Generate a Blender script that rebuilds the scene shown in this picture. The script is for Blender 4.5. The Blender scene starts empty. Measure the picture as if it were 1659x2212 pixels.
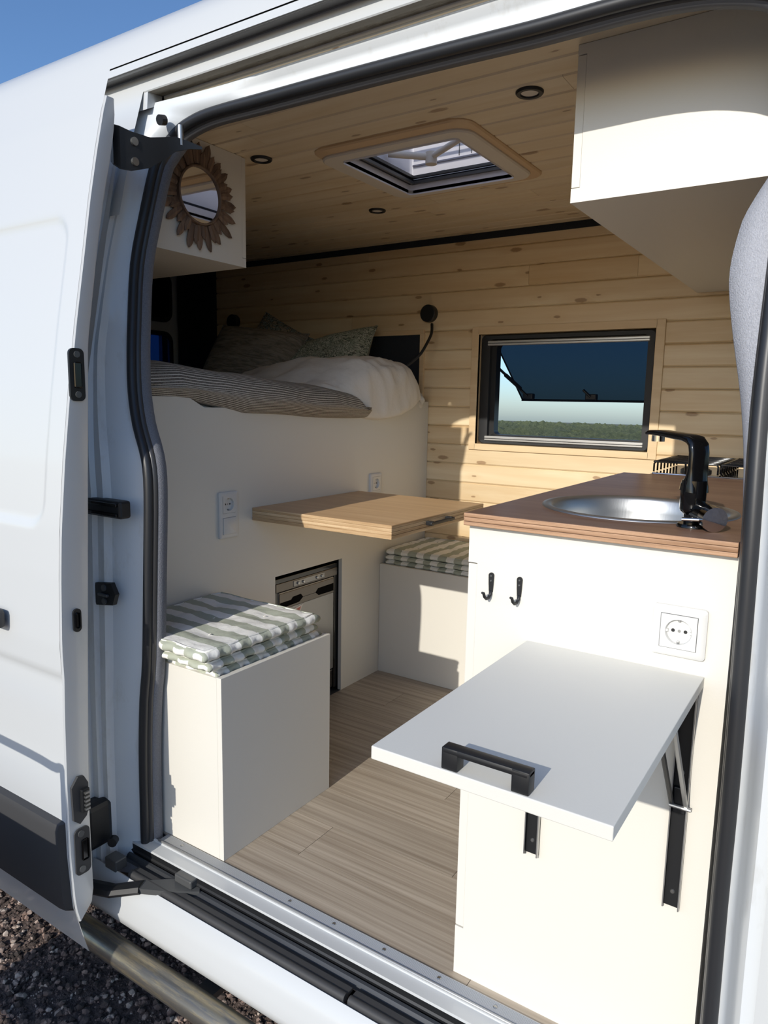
import bpy, bmesh, math, random
import numpy as np
from mathutils import Vector, Matrix
S = bpy.context.scene
COL = S.collection
rnd = random.Random(7)

# ------------------------------------------------------------------ camera, sky, sun, exposure
CAM = (0.591021, -1.200012, 1.161909); YAW, PITCH, ROLL, FPX = 33.37281, -8.678007, 1.069061, 1554.1436
_y, _p, _r = [math.radians(a) for a in (YAW, PITCH, ROLL)]
_f = Vector((-math.sin(_y) * math.cos(_p), math.cos(_y) * math.cos(_p), math.sin(_p)))
_rt = Vector((math.cos(_y), math.sin(_y), 0)); _up = _rt.cross(_f)
_c, _s = math.cos(_r), math.sin(_r)
_R, _U = _c * _rt + _s * _up, -_s * _rt + _c * _up
cd = bpy.data.cameras.new('camera'); cam = bpy.data.objects.new('camera', cd); COL.objects.link(cam)
cd.sensor_fit = 'HORIZONTAL'; cd.sensor_width = 36; cd.lens = 36 * FPX / 1659; cd.clip_start = .02; cd.clip_end = 9000
cam.matrix_world = Matrix(((_R.x, _U.x, -_f.x, CAM[0]), (_R.y, _U.y, -_f.y, CAM[1]), (_R.z, _U.z, -_f.z, CAM[2]), (0, 0, 0, 1)))
S.camera = cam
TILT = 0.0235                                   # the van stands a little tilted on the plain
w = bpy.data.worlds.new('sky'); S.world = w; w.use_nodes = True
nt = w.node_tree; bg = nt.nodes['Background']
sky = nt.nodes.new('ShaderNodeTexSky'); sky.sky_type = 'NISHITA'; sky.sun_disc = False
sky.sun_elevation = math.radians(24.3); sky.sun_rotation = math.radians(180); sky.altitude = 0
sky.air_density = 1.0; sky.dust_density = 1.0; sky.ozone_density = 6
tc = nt.nodes.new('ShaderNodeTexCoord'); mp = nt.nodes.new('ShaderNodeMapping')
mp.inputs['Rotation'].default_value = (TILT, 0, 0)
nt.links.new(tc.outputs['Generated'], mp.inputs['Vector']); nt.links.new(mp.outputs[0], sky.inputs['Vector'])
nt.links.new(sky.outputs[0], bg.inputs['Color']); bg.inputs['Strength'].default_value = 0.105
sl = bpy.data.lights.new('sun', 'SUN'); sl.energy = 2.2; sl.angle = math.radians(.53); sl.color = (1, .95, .86)
sun = bpy.data.objects.new('sun', sl); COL.objects.link(sun); sun.location = (0, -6, 6)
SUN = Vector((-.03, 1, -.452)); sun.rotation_euler = SUN.to_track_quat('-Z', 'Y').to_euler()
vs = S.view_settings; vs.view_transform = 'Standard'; vs.look = 'None'; vs.gamma = 1; vs.use_curve_mapping = False
vs.exposure = 0.7

# ------------------------------------------------------------------ mesh helpers
OFF = {}
class MB:
    def __init__(s): s.v = []; s.f = []; s.uv = None
    def add(s, v, f):
        n = len(s.v); s.v += [tuple(p) for p in v]; s.f += [tuple(i + n for i in q) for q in f]; return s
    def box(s, x0, x1, y0, y1, z0, z1, b=0):
        if b <= 0:
            v = [(x, y, z) for z in (z0, z1) for y in (y0, y1) for x in (x0, x1)]
            return s.add(v, [(0, 2, 3, 1), (4, 5, 7, 6), (0, 1, 5, 4), (2, 6, 7, 3), (0, 4, 6, 2), (1, 3, 7, 5)])
        bm = bmesh.new(); bmesh.ops.create_cube(bm, size=1)
        for q in bm.verts: q.co = Vector(((x0 + x1) / 2 + q.co.x * (x1 - x0), (y0 + y1) / 2 + q.co.y * (y1 - y0), (z0 + z1) / 2 + q.co.z * (z1 - z0)))
        bmesh.ops.bevel(bm, geom=bm.edges[:], offset=b, segments=2, profile=.5, affect='EDGES')
        s.bm(bm); bm.free(); return s
    def bm(s, bm, M=None):
        bm.verts.ensure_lookup_table()
        for i, q in enumerate(bm.verts): q.index = i
        return s.add([(M @ q.co if M else q.co) for q in bm.verts], [[q.index for q in f.verts] for f in bm.faces])
    def prism(s, poly, ax, a, b):
        """poly in the two other axes (in x,y,z order), extruded along ax from a to b"""
        def P(p, t): return {'x': (t, p[0], p[1]), 'y': (p[0], t, p[1]), 'z': (p[0], p[1], t)}[ax]
        n = len(poly); v = [P(p, a) for p in poly] + [P(p, b) for p in poly]
        f = [tuple(range(n)), tuple(range(2 * n - 1, n - 1, -1))] + [(i, i + n, (i + 1) % n + n, (i + 1) % n) for i in range(n)]
        bm = bmesh.new(); bv = [bm.verts.new(q) for q in v]
        for q in f: bm.faces.new([bv[i] for i in q])
        bmesh.ops.recalc_face_normals(bm, faces=bm.faces[:]); s.bm(bm); bm.free(); return s
    def strip(s, rows, close=False):
        """loft: rows of equal length"""
        m = len(rows[0]); v = [p for r in rows for p in r]; f = []
        for i in range(len(rows) - 1):
            for j in range(m if close else m - 1):
                k = (j + 1) % m; f.append((i * m + j, i * m + k, (i + 1) * m + k, (i + 1) * m + j))
        return s.add(v, f)
    def tube(s, path, r, n=10, caps=True, flat=1.0):
        P = [Vector(p) for p in path]; rows = []; prev = None
        for i, p in enumerate(P):
            t = (P[min(i + 1, len(P) - 1)] - P[max(i - 1, 0)]).normalized()
            if prev is None:
                u = t.orthogonal().normalized() if abs(t.z) > .95 else t.cross(Vector((0, 0, 1))).normalized()
            else: u = (prev - t * prev.dot(t)).normalized()
            prev = u; q = t.cross(u); rr = r[i] if isinstance(r, (list, tuple)) else r
            rows.append([p + u * math.cos(a) * rr + q * math.sin(a) * rr * flat for a in [2 * math.pi * k / n for k in range(n)]])
        b = len(s.v); s.strip(rows, True)
        if caps: s.f += [tuple(b + k for k in range(n))[::-1], tuple(b + (len(P) - 1) * n + k for k in range(n))]
        return s
    def cyl(s, p0, p1, r, n=20, r2=None): return s.tube([p0, p1], [r, r if r2 is None else r2], n)
    def lathe(s, prof, c, ax='z', n=32):
        """prof: (radius, height) pairs about axis ax through c"""
        rows = []
        for r, h in prof:
            row = []
            for k in range(n):
                a = 2 * math.pi * k / n; x, y = r * math.cos(a), r * math.sin(a)
                row.append({'z': (c[0] + x, c[1] + y, c[2] + h), 'y': (c[0] + x, c[1] + h, c[2] - y), 'x': (c[0] + h, c[1] + x, c[2] + y)}[ax])
            rows.append(row)
        return s.strip(rows, True)
    def build(s, name, mat, parent=None, smooth=False, off=None, sharp=None):
        me = bpy.data.meshes.new(name)
        o = Vector(off) if off is not None else OFF.get(parent.name, Vector()) if parent else Vector()
        me.from_pydata([tuple(Vector(p) - o) for p in s.v], [], s.f); me.update()
        if s.uv is not None:
            l = me.uv_layers.new(name='UVMap'); co = [0] * (2 * len(me.loops))
            for k, lp in enumerate(me.loops): co[2 * k], co[2 * k + 1] = s.uv[lp.vertex_index]
            l.data.foreach_set('uv', co)
        if mat: me.materials.append(mat)
        if smooth:
            me.polygons.foreach_set('use_smooth', [True] * len(me.polygons))
            if sharp: me.set_sharp_from_angle(angle=math.radians(sharp))
        return link(name, me, parent, o)
def link(name, me, parent=None, o=Vector()):
    ob = bpy.data.objects.new(name, me); COL.objects.link(ob)
    if parent: ob.parent = parent
    OFF[ob.name] = Vector(o)
    return ob
def thing(name, label, cat, loc, group=None, local=False, rot=(0, 0, 0)):
    o = bpy.data.objects.new(name, None); COL.objects.link(o); o.location = loc; o.rotation_euler = rot; o.empty_display_size = .05
    OFF[o.name] = Vector() if local else Vector(loc)
    return tag(o, label, cat, group)
def tag(o, label, cat, group=None):
    o['label'] = label; o['category'] = cat
    if group: o['group'] = group
    return o
def struct(name, loc=(0, 0, 0), label=None):
    o = bpy.data.objects.new(name, None); COL.objects.link(o); o.location = loc; OFF[o.name] = Vector(loc); o.empty_display_size = .05
    o['kind'] = 'structure'
    if label: o['label'] = label
    return o
def copy_tree(o, parent=None):
    c = o.copy(); COL.objects.link(c); c.parent = parent; OFF[c.name] = OFF.get(o.name, Vector())
    for ch in list(o.children): copy_tree(ch, c)
    return c
def rrect(x0, x1, y0, y1, r, n=6):
    P = []
    for cx, cy, a in ((x1 - r, y1 - r, 0), (x0 + r, y1 - r, 90), (x0 + r, y0 + r, 180), (x1 - r, y0 + r, 270)):
        for k in range(n + 1):
            t = math.radians(a + 90 * k / n); P.append((cx + r * math.cos(t), cy + r * math.sin(t)))
    return P
def interp(z, zs, ys): return float(np.interp(z, zs, ys))

# ------------------------------------------------------------------ materials
def col(h):
    h = h.lstrip('#'); c = [int(h[i:i + 2], 16) / 255 for i in (0, 2, 4)]
    return tuple(x / 12.92 if x < .04045 else ((x + .055) / 1.055) ** 2.4 for x in c) + (1,)
class NT:
    def __init__(s, name):
        s.m = bpy.data.materials.new(name); s.m.use_nodes = True; s.t = s.m.node_tree; s.b = s.t.nodes['Principled BSDF']
    def n(s, typ, **kw):
        k = s.t.nodes.new('ShaderNode' + typ)
        for a, v in kw.items(): setattr(k, a, v)
        return k
    def l(s, a, b): s.t.links.new(a, b)
    def math(s, op, a, b=None, c=None):
        k = s.n('Math', operation=op)
        for i, v in enumerate((a, b, c)):
            if v is None: continue
            if isinstance(v, (int, float)): k.inputs[i].default_value = v
            else: s.l(v, k.inputs[i])
        return k.outputs[0]
    def pos(s, scale, obj=False, rand=0):
        src = s.n('TexCoord').outputs['Object'] if obj else s.n('NewGeometry').outputs['Position']
        if rand:
            ri = s.n('ObjectInfo').outputs['Random']; cb = s.n('CombineXYZ'); s.l(s.math('MULTIPLY', ri, rand), cb.inputs[0]); s.l(s.math('MULTIPLY', ri, rand * .7), cb.inputs[1]); s.l(s.math('MULTIPLY', ri, rand * .3), cb.inputs[2])
            ad = s.n('VectorMath', operation='ADD'); s.l(src, ad.inputs[0]); s.l(cb.outputs[0], ad.inputs[1]); src = ad.outputs[0]
        mpn = s.n('Mapping'); mpn.inputs['Scale'].default_value = scale; s.l(src, mpn.inputs[0]); return mpn.outputs[0]
    def noise(s, vec, scale=1, detail=3, rough=.5, dist=0):
        k = s.n('TexNoise'); s.l(vec, k.inputs['Vector']); k.inputs['Scale'].default_value = scale; k.inputs['Detail'].default_value = detail; k.inputs['Roughness'].default_value = rough; k.inputs['Distortion'].default_value = dist
        return k.outputs['Fac']
    def ramp(s, fac, stops, interp='LINEAR'):
        k = s.n('ValToRGB'); k.color_ramp.interpolation = interp; e = k.color_ramp.elements
        while len(e) < len(stops): e.new(.5)
        for i, (p, c) in enumerate(stops): e[i].position = p; e[i].color = c if len(c) == 4 else (*c, 1)
        s.l(fac, k.inputs[0]); return k.outputs[0]
    def mix(s, fac, a, b, mode='MIX'):
        k = s.n('Mix', data_type='RGBA', blend_type=mode)
        for i, v in ((0, fac), (6, a), (7, b)):
            if isinstance(v, (int, float)): k.inputs[i].default_value = v
            elif isinstance(v, tuple): k.inputs[i].default_value = v
            else: s.l(v, k.inputs[i])
        return k.outputs[2]
    def bump(s, h, strength=.2, dist=.002):
        k = s.n('Bump'); k.inputs['Strength'].default_value = strength; k.inputs['Distance'].default_value = dist; s.l(h, k.inputs['Height']); s.l(k.outputs[0], s.b.inputs['Normal'])
    def out(s, c=None, rough=None, metal=None, coat=None):
        if c is not None:
            if isinstance(c, tuple): s.b.inputs['Base Color'].default_value = c
            else: s.l(c, s.b.inputs['Base Color'])
        if rough is not None: s.b.inputs['Roughness'].default_value = rough
        if metal is not None: s.b.inputs['Metallic'].default_value = metal
        if coat: s.b.inputs['Coat Weight'].default_value = coat; s.b.inputs['Coat Roughness'].default_value = .08
        return s.m
def plain(name, hx, rough=.5, metal=0, coat=0, bump=None, speck=None, obj=False):
    k = NT(name); c = col(hx)
    if speck: c = k.mix(k.noise(k.pos((1, 1, 1), obj), speck[0], 4, .7), col(hx), col(speck[1]))
    if bump: k.bump(k.noise(k.pos((1, 1, 1), obj), bump[0], 3), bump[1], bump[2] if len(bump) > 2 else .001)
    return k.out(c, rough, metal, coat)
def wood(name, light, dark, knot=None, along='x', plane='xz', grain=16, rough=.5, tint=.12):
    k = NT(name)
    sc = {'x': (1.1, grain, grain), 'y': (grain, 1.1, grain), 'z': (grain, grain, 1.1)}[along]
    v = k.pos(sc, rand=9)
    n1 = k.noise(v, 1, 5, .6, .6); n2 = k.noise(v, 4, 4, .6)
    c = k.mix(k.ramp(n1, [(.3, (0, 0, 0)), (.7, (1, 1, 1))]), col(light), col(dark))
    c = k.mix(k.math('MULTIPLY', n2, .35), c, col(dark))
    if knot:
        p = k.pos((1, 1, 1), rand=9); sp = k.n('SeparateXYZ'); k.l(p, sp.inputs[0]); cb = k.n('CombineXYZ')
        k.l(k.math('MULTIPLY', sp.outputs[plane[0].upper()], 4.2), cb.inputs[0]); k.l(k.math('MULTIPLY', sp.outputs[plane[1].upper()], 11.9), cb.inputs[1])
        vo = k.n('TexVoronoi', voronoi_dimensions='2D'); vo.inputs['Scale'].default_value = 1; k.l(cb.outputs[0], vo.inputs['Vector'])
        d = k.math('ADD', vo.outputs['Distance'], k.math('MULTIPLY', k.noise(p, 60, 2), .06))
        keep = None
        sc2 = k.n('SeparateColor'); k.l(vo.outputs['Color'], sc2.inputs[0]); keep = k.math('GREATER_THAN', sc2.outputs[0], .42)
        size = k.math('ADD', k.math('MULTIPLY', sc2.outputs[1], .09), .075)
        core = k.n('MapRange'); k.l(d, core.inputs['Value']); k.l(k.math('MULTIPLY', size, .75), core.inputs['From Min']); k.l(size, core.inputs['From Max']); core.inputs['To Min'].default_value = 1; core.inputs['To Max'].default_value = 0
        halo = k.n('MapRange'); k.l(d, halo.inputs['Value']); k.l(size, halo.inputs['From Min']); k.l(k.math('MULTIPLY', size, 3), halo.inputs['From Max']); halo.inputs['To Min'].default_value = .4; halo.inputs['To Max'].default_value = 0
        c = k.mix(k.math('MULTIPLY', halo.outputs[0], keep), c, col(dark)); c = k.mix(k.math('MULTIPLY', k.math('MULTIPLY', core.outputs[0], keep), .62), c, col(knot))
    hv = k.n('HueSaturation'); k.l(c, hv.inputs['Color']); ri = k.n('ObjectInfo').outputs['Random']
    k.l(k.math('ADD', k.math('MULTIPLY', ri, tint * 2), 1 - tint), hv.inputs['Value'])
    k.bump(n2, .12, .001)
    return k.out(hv.outputs[0], rough)
PAINT = plain('van paint', '#c4c6c6', .32, coat=.5)
LAM = plain('white laminate', '#dcd8ce', .42, bump=(260, .12, .001))
LAMTOP = plain('white laminate top', '#d6d4cc', .5, bump=(300, .1, .001))
PLASTIC = plain('white plastic', '#d3d2ce', .3)
HATCHW = plain('ivory plastic', '#ddd4c6', .45)
RUBBER = plain('black rubber', '#26272a', .42, bump=(300, .05, .0005))
BLACK = plain('black plastic', '#1b1c1e', .45)
BLACKG = plain('black gloss', '#0a0a0b', .1)
TRIMB = plain('grained black plastic', '#3a3a3b', .6, bump=(900, .25, .0006))
FELT = plain('grey felt', '#85868b', .95, bump=(420, .7, .002), speck=(260, '#55575e'))
FELT_LIT = plain('sunlit grey felt', '#c3c4ca', .95, bump=(420, .7, .002), speck=(260, '#8e9097'))  # same felt on the front pillar, sunlight put into the colour by lightening it
FELTD = plain('dark felt', '#2c3038', .95, bump=(420, .7, .002), speck=(260, '#191c22'))
ALU = plain('brushed aluminium', '#b4b5b5', .5, .6, bump=(200, .05, .0005))
CHROME = plain('chrome', '#d6d6d6', .08, 1)
STEEL = NT('sink steel'); STEEL.bump(STEEL.noise(STEEL.pos((40, 40, 4)), 6, 3), .1, .001); STEEL = STEEL.out(col('#c6c6c4'), .42, 1)
SCREW = plain('screw steel', '#a8a8a6', .3, .9)
DARKM = plain('dark grey metal', '#5b5c5c', .35, .3)
PINE_C = wood('pine ceiling', '#f0e2c8', '#ddc7a2', '#845c3a', 'x', 'xy', 15, .38, .05)
PINE_W = wood('pine wall', '#ecdab8', '#d6b98e', '#7d5230', 'x', 'xz', 15, .42, .05)
PINE_T = wood('pine trim', '#e6cfa9', '#d2b48a', None, 'x', 'xz', 20, .45, .05)
WALNUT = wood('walnut worktop', '#8f705a', '#6f5242', None, 'x', 'xy', 20, .38, .0)
TABLEW = wood('table wood', '#d9b78c', '#bf986c', None, 'x', 'xy', 18, .4, .0)
VINYL = wood('vinyl plank', '#c4b7a5', '#8c7e6d', None, 'x', 'xy', 75, .42, .08)
PETALW = wood('dark carved wood', '#8b7361', '#5a4639', None, 'z', 'xy', 60, .6, .2)
def edge(name, a, b):
    k = NT(name); v = k.pos((3, 3, 110)); n = k.noise(v, 1, 3, .6); n2 = k.noise(k.pos((30, 30, 60)), 6, 3)
    c = k.mix(k.ramp(n, [(.35, (0, 0, 0)), (.65, (1, 1, 1))]), col(a), col(b)); c = k.mix(k.math('MULTIPLY', n2, .4), c, col(b))
    k.bump(n, .3, .002); return k.out(c, .5)
WALN_E = edge('walnut edge', '#c29b7a', '#8b6647')
TABLE_E = edge('table edge', '#dfc39c', '#a9875f')
GLASSM = plain('mirror glass', '#e8e8e8', .02, 1)
def acrylic(name, tintc, trans, rough=.05, diff=None):
    k = NT(name); t = k.n('BsdfTransparent'); t.inputs[0].default_value = tintc
    k.out(col(diff or '#20262c'), rough); mx = k.n('MixShader'); mx.inputs[0].default_value = trans
    k.l(k.b.outputs[0], mx.inputs[1]); k.l(t.outputs[0], mx.inputs[2]); k.l(mx.outputs[0], k.t.nodes['Material Output'].inputs[0]); return k.m
TINT = acrylic('tinted acrylic', (.17, .22, .27, 1), .8, .06, '#2a3742')
DARKG = acrylic('dark privacy glass', (.02, .03, .05, 1), .6, .06, '#0b0d10')
def dome():
    k = NT('milky acrylic'); tr = k.n('BsdfTranslucent'); tr.inputs[0].default_value = (.96, .95, .98, 1); t = k.n('BsdfTransparent'); t.inputs[0].default_value = (.92, .92, .95, 1)
    k.out(col('#e8e6ee'), .2); a = k.n('MixShader'); a.inputs[0].default_value = .96; k.l(k.b.outputs[0], a.inputs[1]); k.l(tr.outputs[0], a.inputs[2])
    b = k.n('MixShader'); b.inputs[0].default_value = .45; k.l(a.outputs[0], b.inputs[1]); k.l(t.outputs[0], b.inputs[2]); k.l(b.outputs[0], k.t.nodes['Material Output'].inputs[0]); return k.m
DOME = dome()
def stripes(name, axis):
    """woven stripes across one axis; the bands on the two gussets facing the stripes' ends run across the other axis"""
    k = NT(name); tcn = k.n('TexCoord').outputs['Object']; sp = k.n('SeparateXYZ'); k.l(tcn, sp.inputs[0])
    g = k.n('TexCoord').outputs['Normal']; sn = k.n('SeparateXYZ'); k.l(g, sn.inputs[0])
    end = k.math('GREATER_THAN', k.math('ABSOLUTE', sn.outputs['X' if axis == 'Y' else 'Y']), .75)
    wob = k.math('MULTIPLY', k.math('SUBTRACT', k.noise(k.pos((1, 1, 1), True), 12, 2), .5), .012)
    def band(ax): return k.math('GREATER_THAN', k.math('FRACT', k.math('DIVIDE', k.math('ADD', k.math('ADD', sp.outputs[ax], wob), 2), .072)), .5)
    a = band(axis); n = k.n('NewGeometry')
    o = band('X' if axis == 'Y' else 'Y')
    side = k.math('GREATER_THAN', k.math('ABSOLUTE', sn.outputs[axis]), .75)
    fac = k.math('ADD', k.math('MULTIPLY', a, k.math('SUBTRACT', 1, side)), k.math('MULTIPLY', o, side))
    weave = k.noise(k.pos((1, 1, 1), True), 500, 2)
    c = k.mix(fac, col('#efede6'), col('#aeb2a1')); c = k.mix(k.math('MULTIPLY', weave, .12), c, col('#8f9086'))
    k.bump(k.noise(k.pos((1, 1, 1), True), 70, 4), .35, .004); return k.out(c, .9)
STRIPE_Y = stripes('striped cotton y', 'Y'); STRIPE_X = stripes('striped cotton x', 'X')
# ------------------------------------------------------------------ ground and plain
def gz(y): return -.58 - TILT * y
k = NT('volcanic gravel'); n = k.noise(k.pos((1, 1, 1)), 55, 5, .7); big = k.noise(k.pos((1, 1, 1)), 1.3, 3)
far = k.n('SeparateXYZ'); k.l(k.n('NewGeometry').outputs['Position'], far.inputs[0])
fm = k.n('MapRange'); k.l(far.outputs[1], fm.inputs['Value']); fm.inputs['From Min'].default_value = 8; fm.inputs['From Max'].default_value = 25
c = k.ramp(n, [(.3, col('#3f3632')), (.55, col('#74645c')), (.8, col('#a59084'))]); c = k.mix(fm.outputs[0], c, k.mix(big, col('#565b45'), col('#736e58')))
k.bump(n, .9, .02); GRAVEL = k.out(c, .95)
m = MB(); ys = [-14, -3, 0, 4, 20, 120, 700, 4000]
m.strip([[(x, y, gz(y)) for x in (-4000 if y > 100 else -120, -8, 0, 8, 4000 if y > 100 else 120)] for y in ys])
g = m.build('ground', GRAVEL); g['kind'] = 'structure'
# loose stones over the gravel (uncountable)
ICO = bmesh.new(); bmesh.ops.create_icosphere(ICO, subdivisions=1, radius=1)
iv = np.array([q.co[:] for q in ICO.verts]); fi = [[q.index for q in f.verts] for f in ICO.faces]; ICO.free()
def scatter(name, cnt, xr, yr, r0, r1, mat, seed, squash=.7):
    rs = np.random.RandomState(seed); n = len(iv)
    x, y = rs.uniform(*xr, cnt), rs.uniform(*yr, cnt); r = r0 + (r1 - r0) * rs.rand(cnt) ** 3.5; a = rs.rand(cnt) * 6.283
    p = iv[None] * (1 + .5 * (rs.rand(cnt, n, 1) - .5)) * r[:, None, None]; p[:, :, 2] *= squash; p[:, :, 0] *= (.7 + .6 * rs.rand(cnt))[:, None]
    c, s_ = np.cos(a)[:, None], np.sin(a)[:, None]; X = p[:, :, 0] * c - p[:, :, 1] * s_ + x[:, None]; Y = p[:, :, 0] * s_ + p[:, :, 1] * c + y[:, None]; Z = p[:, :, 2] + (gz(y) + r * .25)[:, None]
    V = np.stack([X, Y, Z], 2).reshape(-1, 3).tolist(); F = (np.array(fi)[None] + (np.arange(cnt) * n)[:, None, None]).reshape(-1, 3).tolist()
    m = MB(); m.v = V; m.f = F; o = m.build(name, mat); o['kind'] = 'stuff'; return o
k = NT('gravel stones'); cc = k.n('TexVoronoi'); cc.inputs['Scale'].default_value = 45; k.l(k.n('NewGeometry').outputs['Position'], cc.inputs['Vector']); sc = k.n('SeparateColor'); k.l(cc.outputs['Color'], sc.inputs[0])
STONE = k.out(k.ramp(sc.outputs[0], [(0, col('#39312d')), (.5, col('#6a5a53')), (.8, col('#957d70')), (1, col('#bfb0a3'))]), .9)
st = scatter('gravel_stones', 34000, (-2.2, .3), (-.5, 1.4), .003, .0135, STONE, 3); tag(st, 'loose dark reddish brown volcanic gravel lying around and under the van', 'gravel')
# scrub seen through the side window
rs = np.random.RandomState(5); V = []; F = []
for i in range(1500):
    y = 28 * (260 / 28) ** rs.rand(); x = .59 - (y + 1.2) * rs.uniform(.16, .60); R = rs.uniform(.45, 1.15) * (1 + y / 300)
    for j in range(4):
        p = iv * (1 + .6 * (rs.rand(len(iv), 1) - .5)) * R * rs.uniform(.4, .8); p[:, 2] *= .75
        b = len(V); V += (p + [x + rs.uniform(-R, R), y + rs.uniform(-R, R), gz(y) + R * rs.uniform(.15, .5)]).tolist(); F += [[q + b for q in f] for f in fi]
m = MB(); m.v = V; m.f = F
k = NT('scrub leaves'); n = k.noise(k.pos((1, 1, 1)), 3.5, 6, .8); SCRUB = k.out(k.ramp(n, [(.3, col('#3c472f')), (.55, col('#646d4b')), (.75, col('#8d8a69'))]), .9); k.bump(n, 1, .3)
o = m.build('scrub_bushes', SCRUB); o['kind'] = 'stuff'; tag(o, 'low green scrub covering the plain beyond the open side window', 'bushes')

# ------------------------------------------------------------------ floor
fl = struct('floor')
MB().box(-2.8, 1.35, -.02, 1.72, -.06, -.004).build('subfloor', DARKM, fl)
rows = [-.0225, .112, .262, .412, .562, .712, .862, 1.012, 1.162, 1.312]
cuts = {0: [.034], 1: [-.52], 2: [-.15], 3: [-.75, .2], 4: [-.335], 5: [-.62], 6: [-.2], 7: [-.85], 8: [-.45]}
for i in range(len(rows) - 1):
    e = [-1.08] + cuts[i] + [.9]
    for a, b in zip(e, e[1:]):
        q = MB(); y0, y1 = rows[i] + .0006, rows[i + 1] - .0006; x0, x1 = a + .0006, b - .0006
        q.box(x0, x1, y0, y1, -.004, 0); q.build('plank', VINYL, fl)

# ------------------------------------------------------------------ far wall: pine planks around the window
WY = 1.69
def plank(parent, name, x0, x1, a0, a1, mat, mode):
    """a chamfered tongue-and-groove board; mode 'wall' (faces -Y, rows in z) or 'ceil' (faces -Z, rows in y)"""
    c, t = .0055, .012
    prof = [(a0 - .0, t), (a0, c), (a0 + c, 0), (a1 - c, 0), (a1, c), (a1, t)]
    q = MB()
    if mode == 'wall': rows_ = [[(x, WY + d, a) for a, d in prof] for x in (x0, x1)]
    else: rows_ = [[(x, a, CZ + d) for a, d in prof] for x in (x0, x1)]
    q.strip(rows_, True)
    q.f += [tuple(range(6)), tuple(range(11, 5, -1))]
    return q.build(name, mat, parent)
CZ = 1.88
wl = struct('wall_left')
WX0, WX1, WZ0, WZ1 = -.838, -.092, .985, 1.462           # window cut-out in the lining
HX0, HX1, HZ0, HZ1 = -2.05, -1.128, 1.2, 1.47              # second recess, filled with a felt panel
p = .0838; zr = [.8111 + p * i for i in range(-10, 13)] + [1.868]
rr = random.Random(11)
for i in range(len(zr) - 1):
    z0, z1 = zr[i] + .0004, zr[i + 1] - .0004
    spans = [(-2.45, 1.3)]
    for hx0, hx1, hz0, hz1 in ((WX0, WX1, WZ0, WZ1), (HX0, HX1, HZ0, HZ1)):
        if z1 > hz0 + .02 and z0 < hz1 - .02:
            spans = [q for s_ in spans for q in (((s_[0], hx0), (hx1, s_[1])) if s_[0] < hx0 and s_[1] > hx1 else (s_,))]
    for a, b in spans:
        parts = [a, b]
        if b - a > 1.2:
            j = rr.uniform(a + .5, b - .5); parts = [a, j, b]
        if i == 20: parts = [a, -.62, -.18, b]
        for u, v in zip(parts, parts[1:]): plank(wl, 'plank', u + .0004, v - .0004, z0, z1, PINE_W, 'wall')
q = MB()                                                     # insulated skin behind the boards, with both openings left free
for (x0, x1, z0, z1) in ((-2.8, 1.35, -.06, WZ0), (-2.8, 1.35, WZ1, 1.95), (-2.8, WX0, WZ0, WZ1), (WX1, 1.35, WZ0, WZ1)): q.box(x0, x1, WY + .0125, WY + .03, z0, z1)
q.build('insulation', FELTD, wl)
q = MB()
for (x0, x1, z0, z1) in ((-2.9, 1.5, -.2, WZ0 + .005), (-2.9, 1.5, WZ1 - .005, 2.0), (-2.9, WX0 - .0, WZ0, WZ1), (WX1, 1.5, WZ0, WZ1)): q.box(x0, x1, WY + .065, WY + .075, z0, z1)
q.build('body_panel', PAINT, wl)
# corner strip of felt between wall and ceiling
t = MB().box(-2.45, 1.3, WY - .004, WY + .012, 1.853, CZ + .004); t = t.build('trim_1', FELTD); t['kind'] = 'structure'
# ------------------------------------------------------------------ ceiling
ce = struct('ceiling')
HAX0, HAX1, HAY0, HAY1 = -.835, -.32, .565, 1.075
yr = [.095 + .0853 * i for i in range(0, 20)]; yr[-1] = WY - .001
for i in range(len(yr) - 1):
    y0, y1 = yr[i] + .0005, yr[i + 1] - .0005
    sp = [(-2.45, 1.3)]
    if y1 > HAY0 + .055 and y0 < HAY1 - .05: sp = [(-2.45, HAX0 + .02), (HAX1 - .02, 1.3)]
    for a, b in sp:
        ps = [a, rr.uniform(a + .6, b - 1.0), b] if b - a > 3 else [a, b]
        for u, v in zip(ps, ps[1:]): plank(ce, 'plank', u + .0004, v - .0004, y0, y1, PINE_C, 'ceil')
q = MB()
for (x0, x1, y0, y1) in ((-2.8, 1.35, .1, HAY0 + .07), (-2.8, 1.35, HAY1 - .07, 1.75), (-2.8, HAX0 + .07, HAY0, HAY1), (HAX1 - .07, 1.35, HAY0, HAY1)): q.box(x0, x1, y0, y1, CZ + .0125, CZ + .03)
q.build('insulation', FELTD, ce)

# ------------------------------------------------------------------ roof hatch
ha = struct('window_2', label='roof hatch with ivory frame and milky dome')
def ring(outer, inner, z0, z1, name, mat, parent, bev=.004):
    n = len(outer); q = MB()
    ins = [(lambda a, b, s_: (a[0] + (b[0] - a[0]) * s_, a[1] + (b[1] - a[1]) * s_))(o_, i_, .08) for o_, i_ in zip(outer, inner)]
    q.strip([[(x, y, z1) for x, y in outer], [(x, y, z0 + bev) for x, y in outer], [(x, y, z0) for x, y in ins], [(x, y, z0) for x, y in inner], [(x, y, z1) for x, y in inner]], True)
    return q.build(name, mat, parent, True, sharp=35)
ring(rrect(HAX0, HAX1, HAY0 - .04, HAY1 + .005, .05), rrect(HAX0 + .05, HAX1 - .05, HAY0 + .02, HAY1 - .05, .04), CZ - .007, CZ + .012, 'mounting_plate', plain('pale ply', '#d3b48c', .5), ha)
ring(rrect(-.842, -.342, .568, 1.045, .055), rrect(-.775, -.392, .612, 1.0, .012), CZ - .015, CZ - .005, 'inner_frame', HATCHW, ha)
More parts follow.
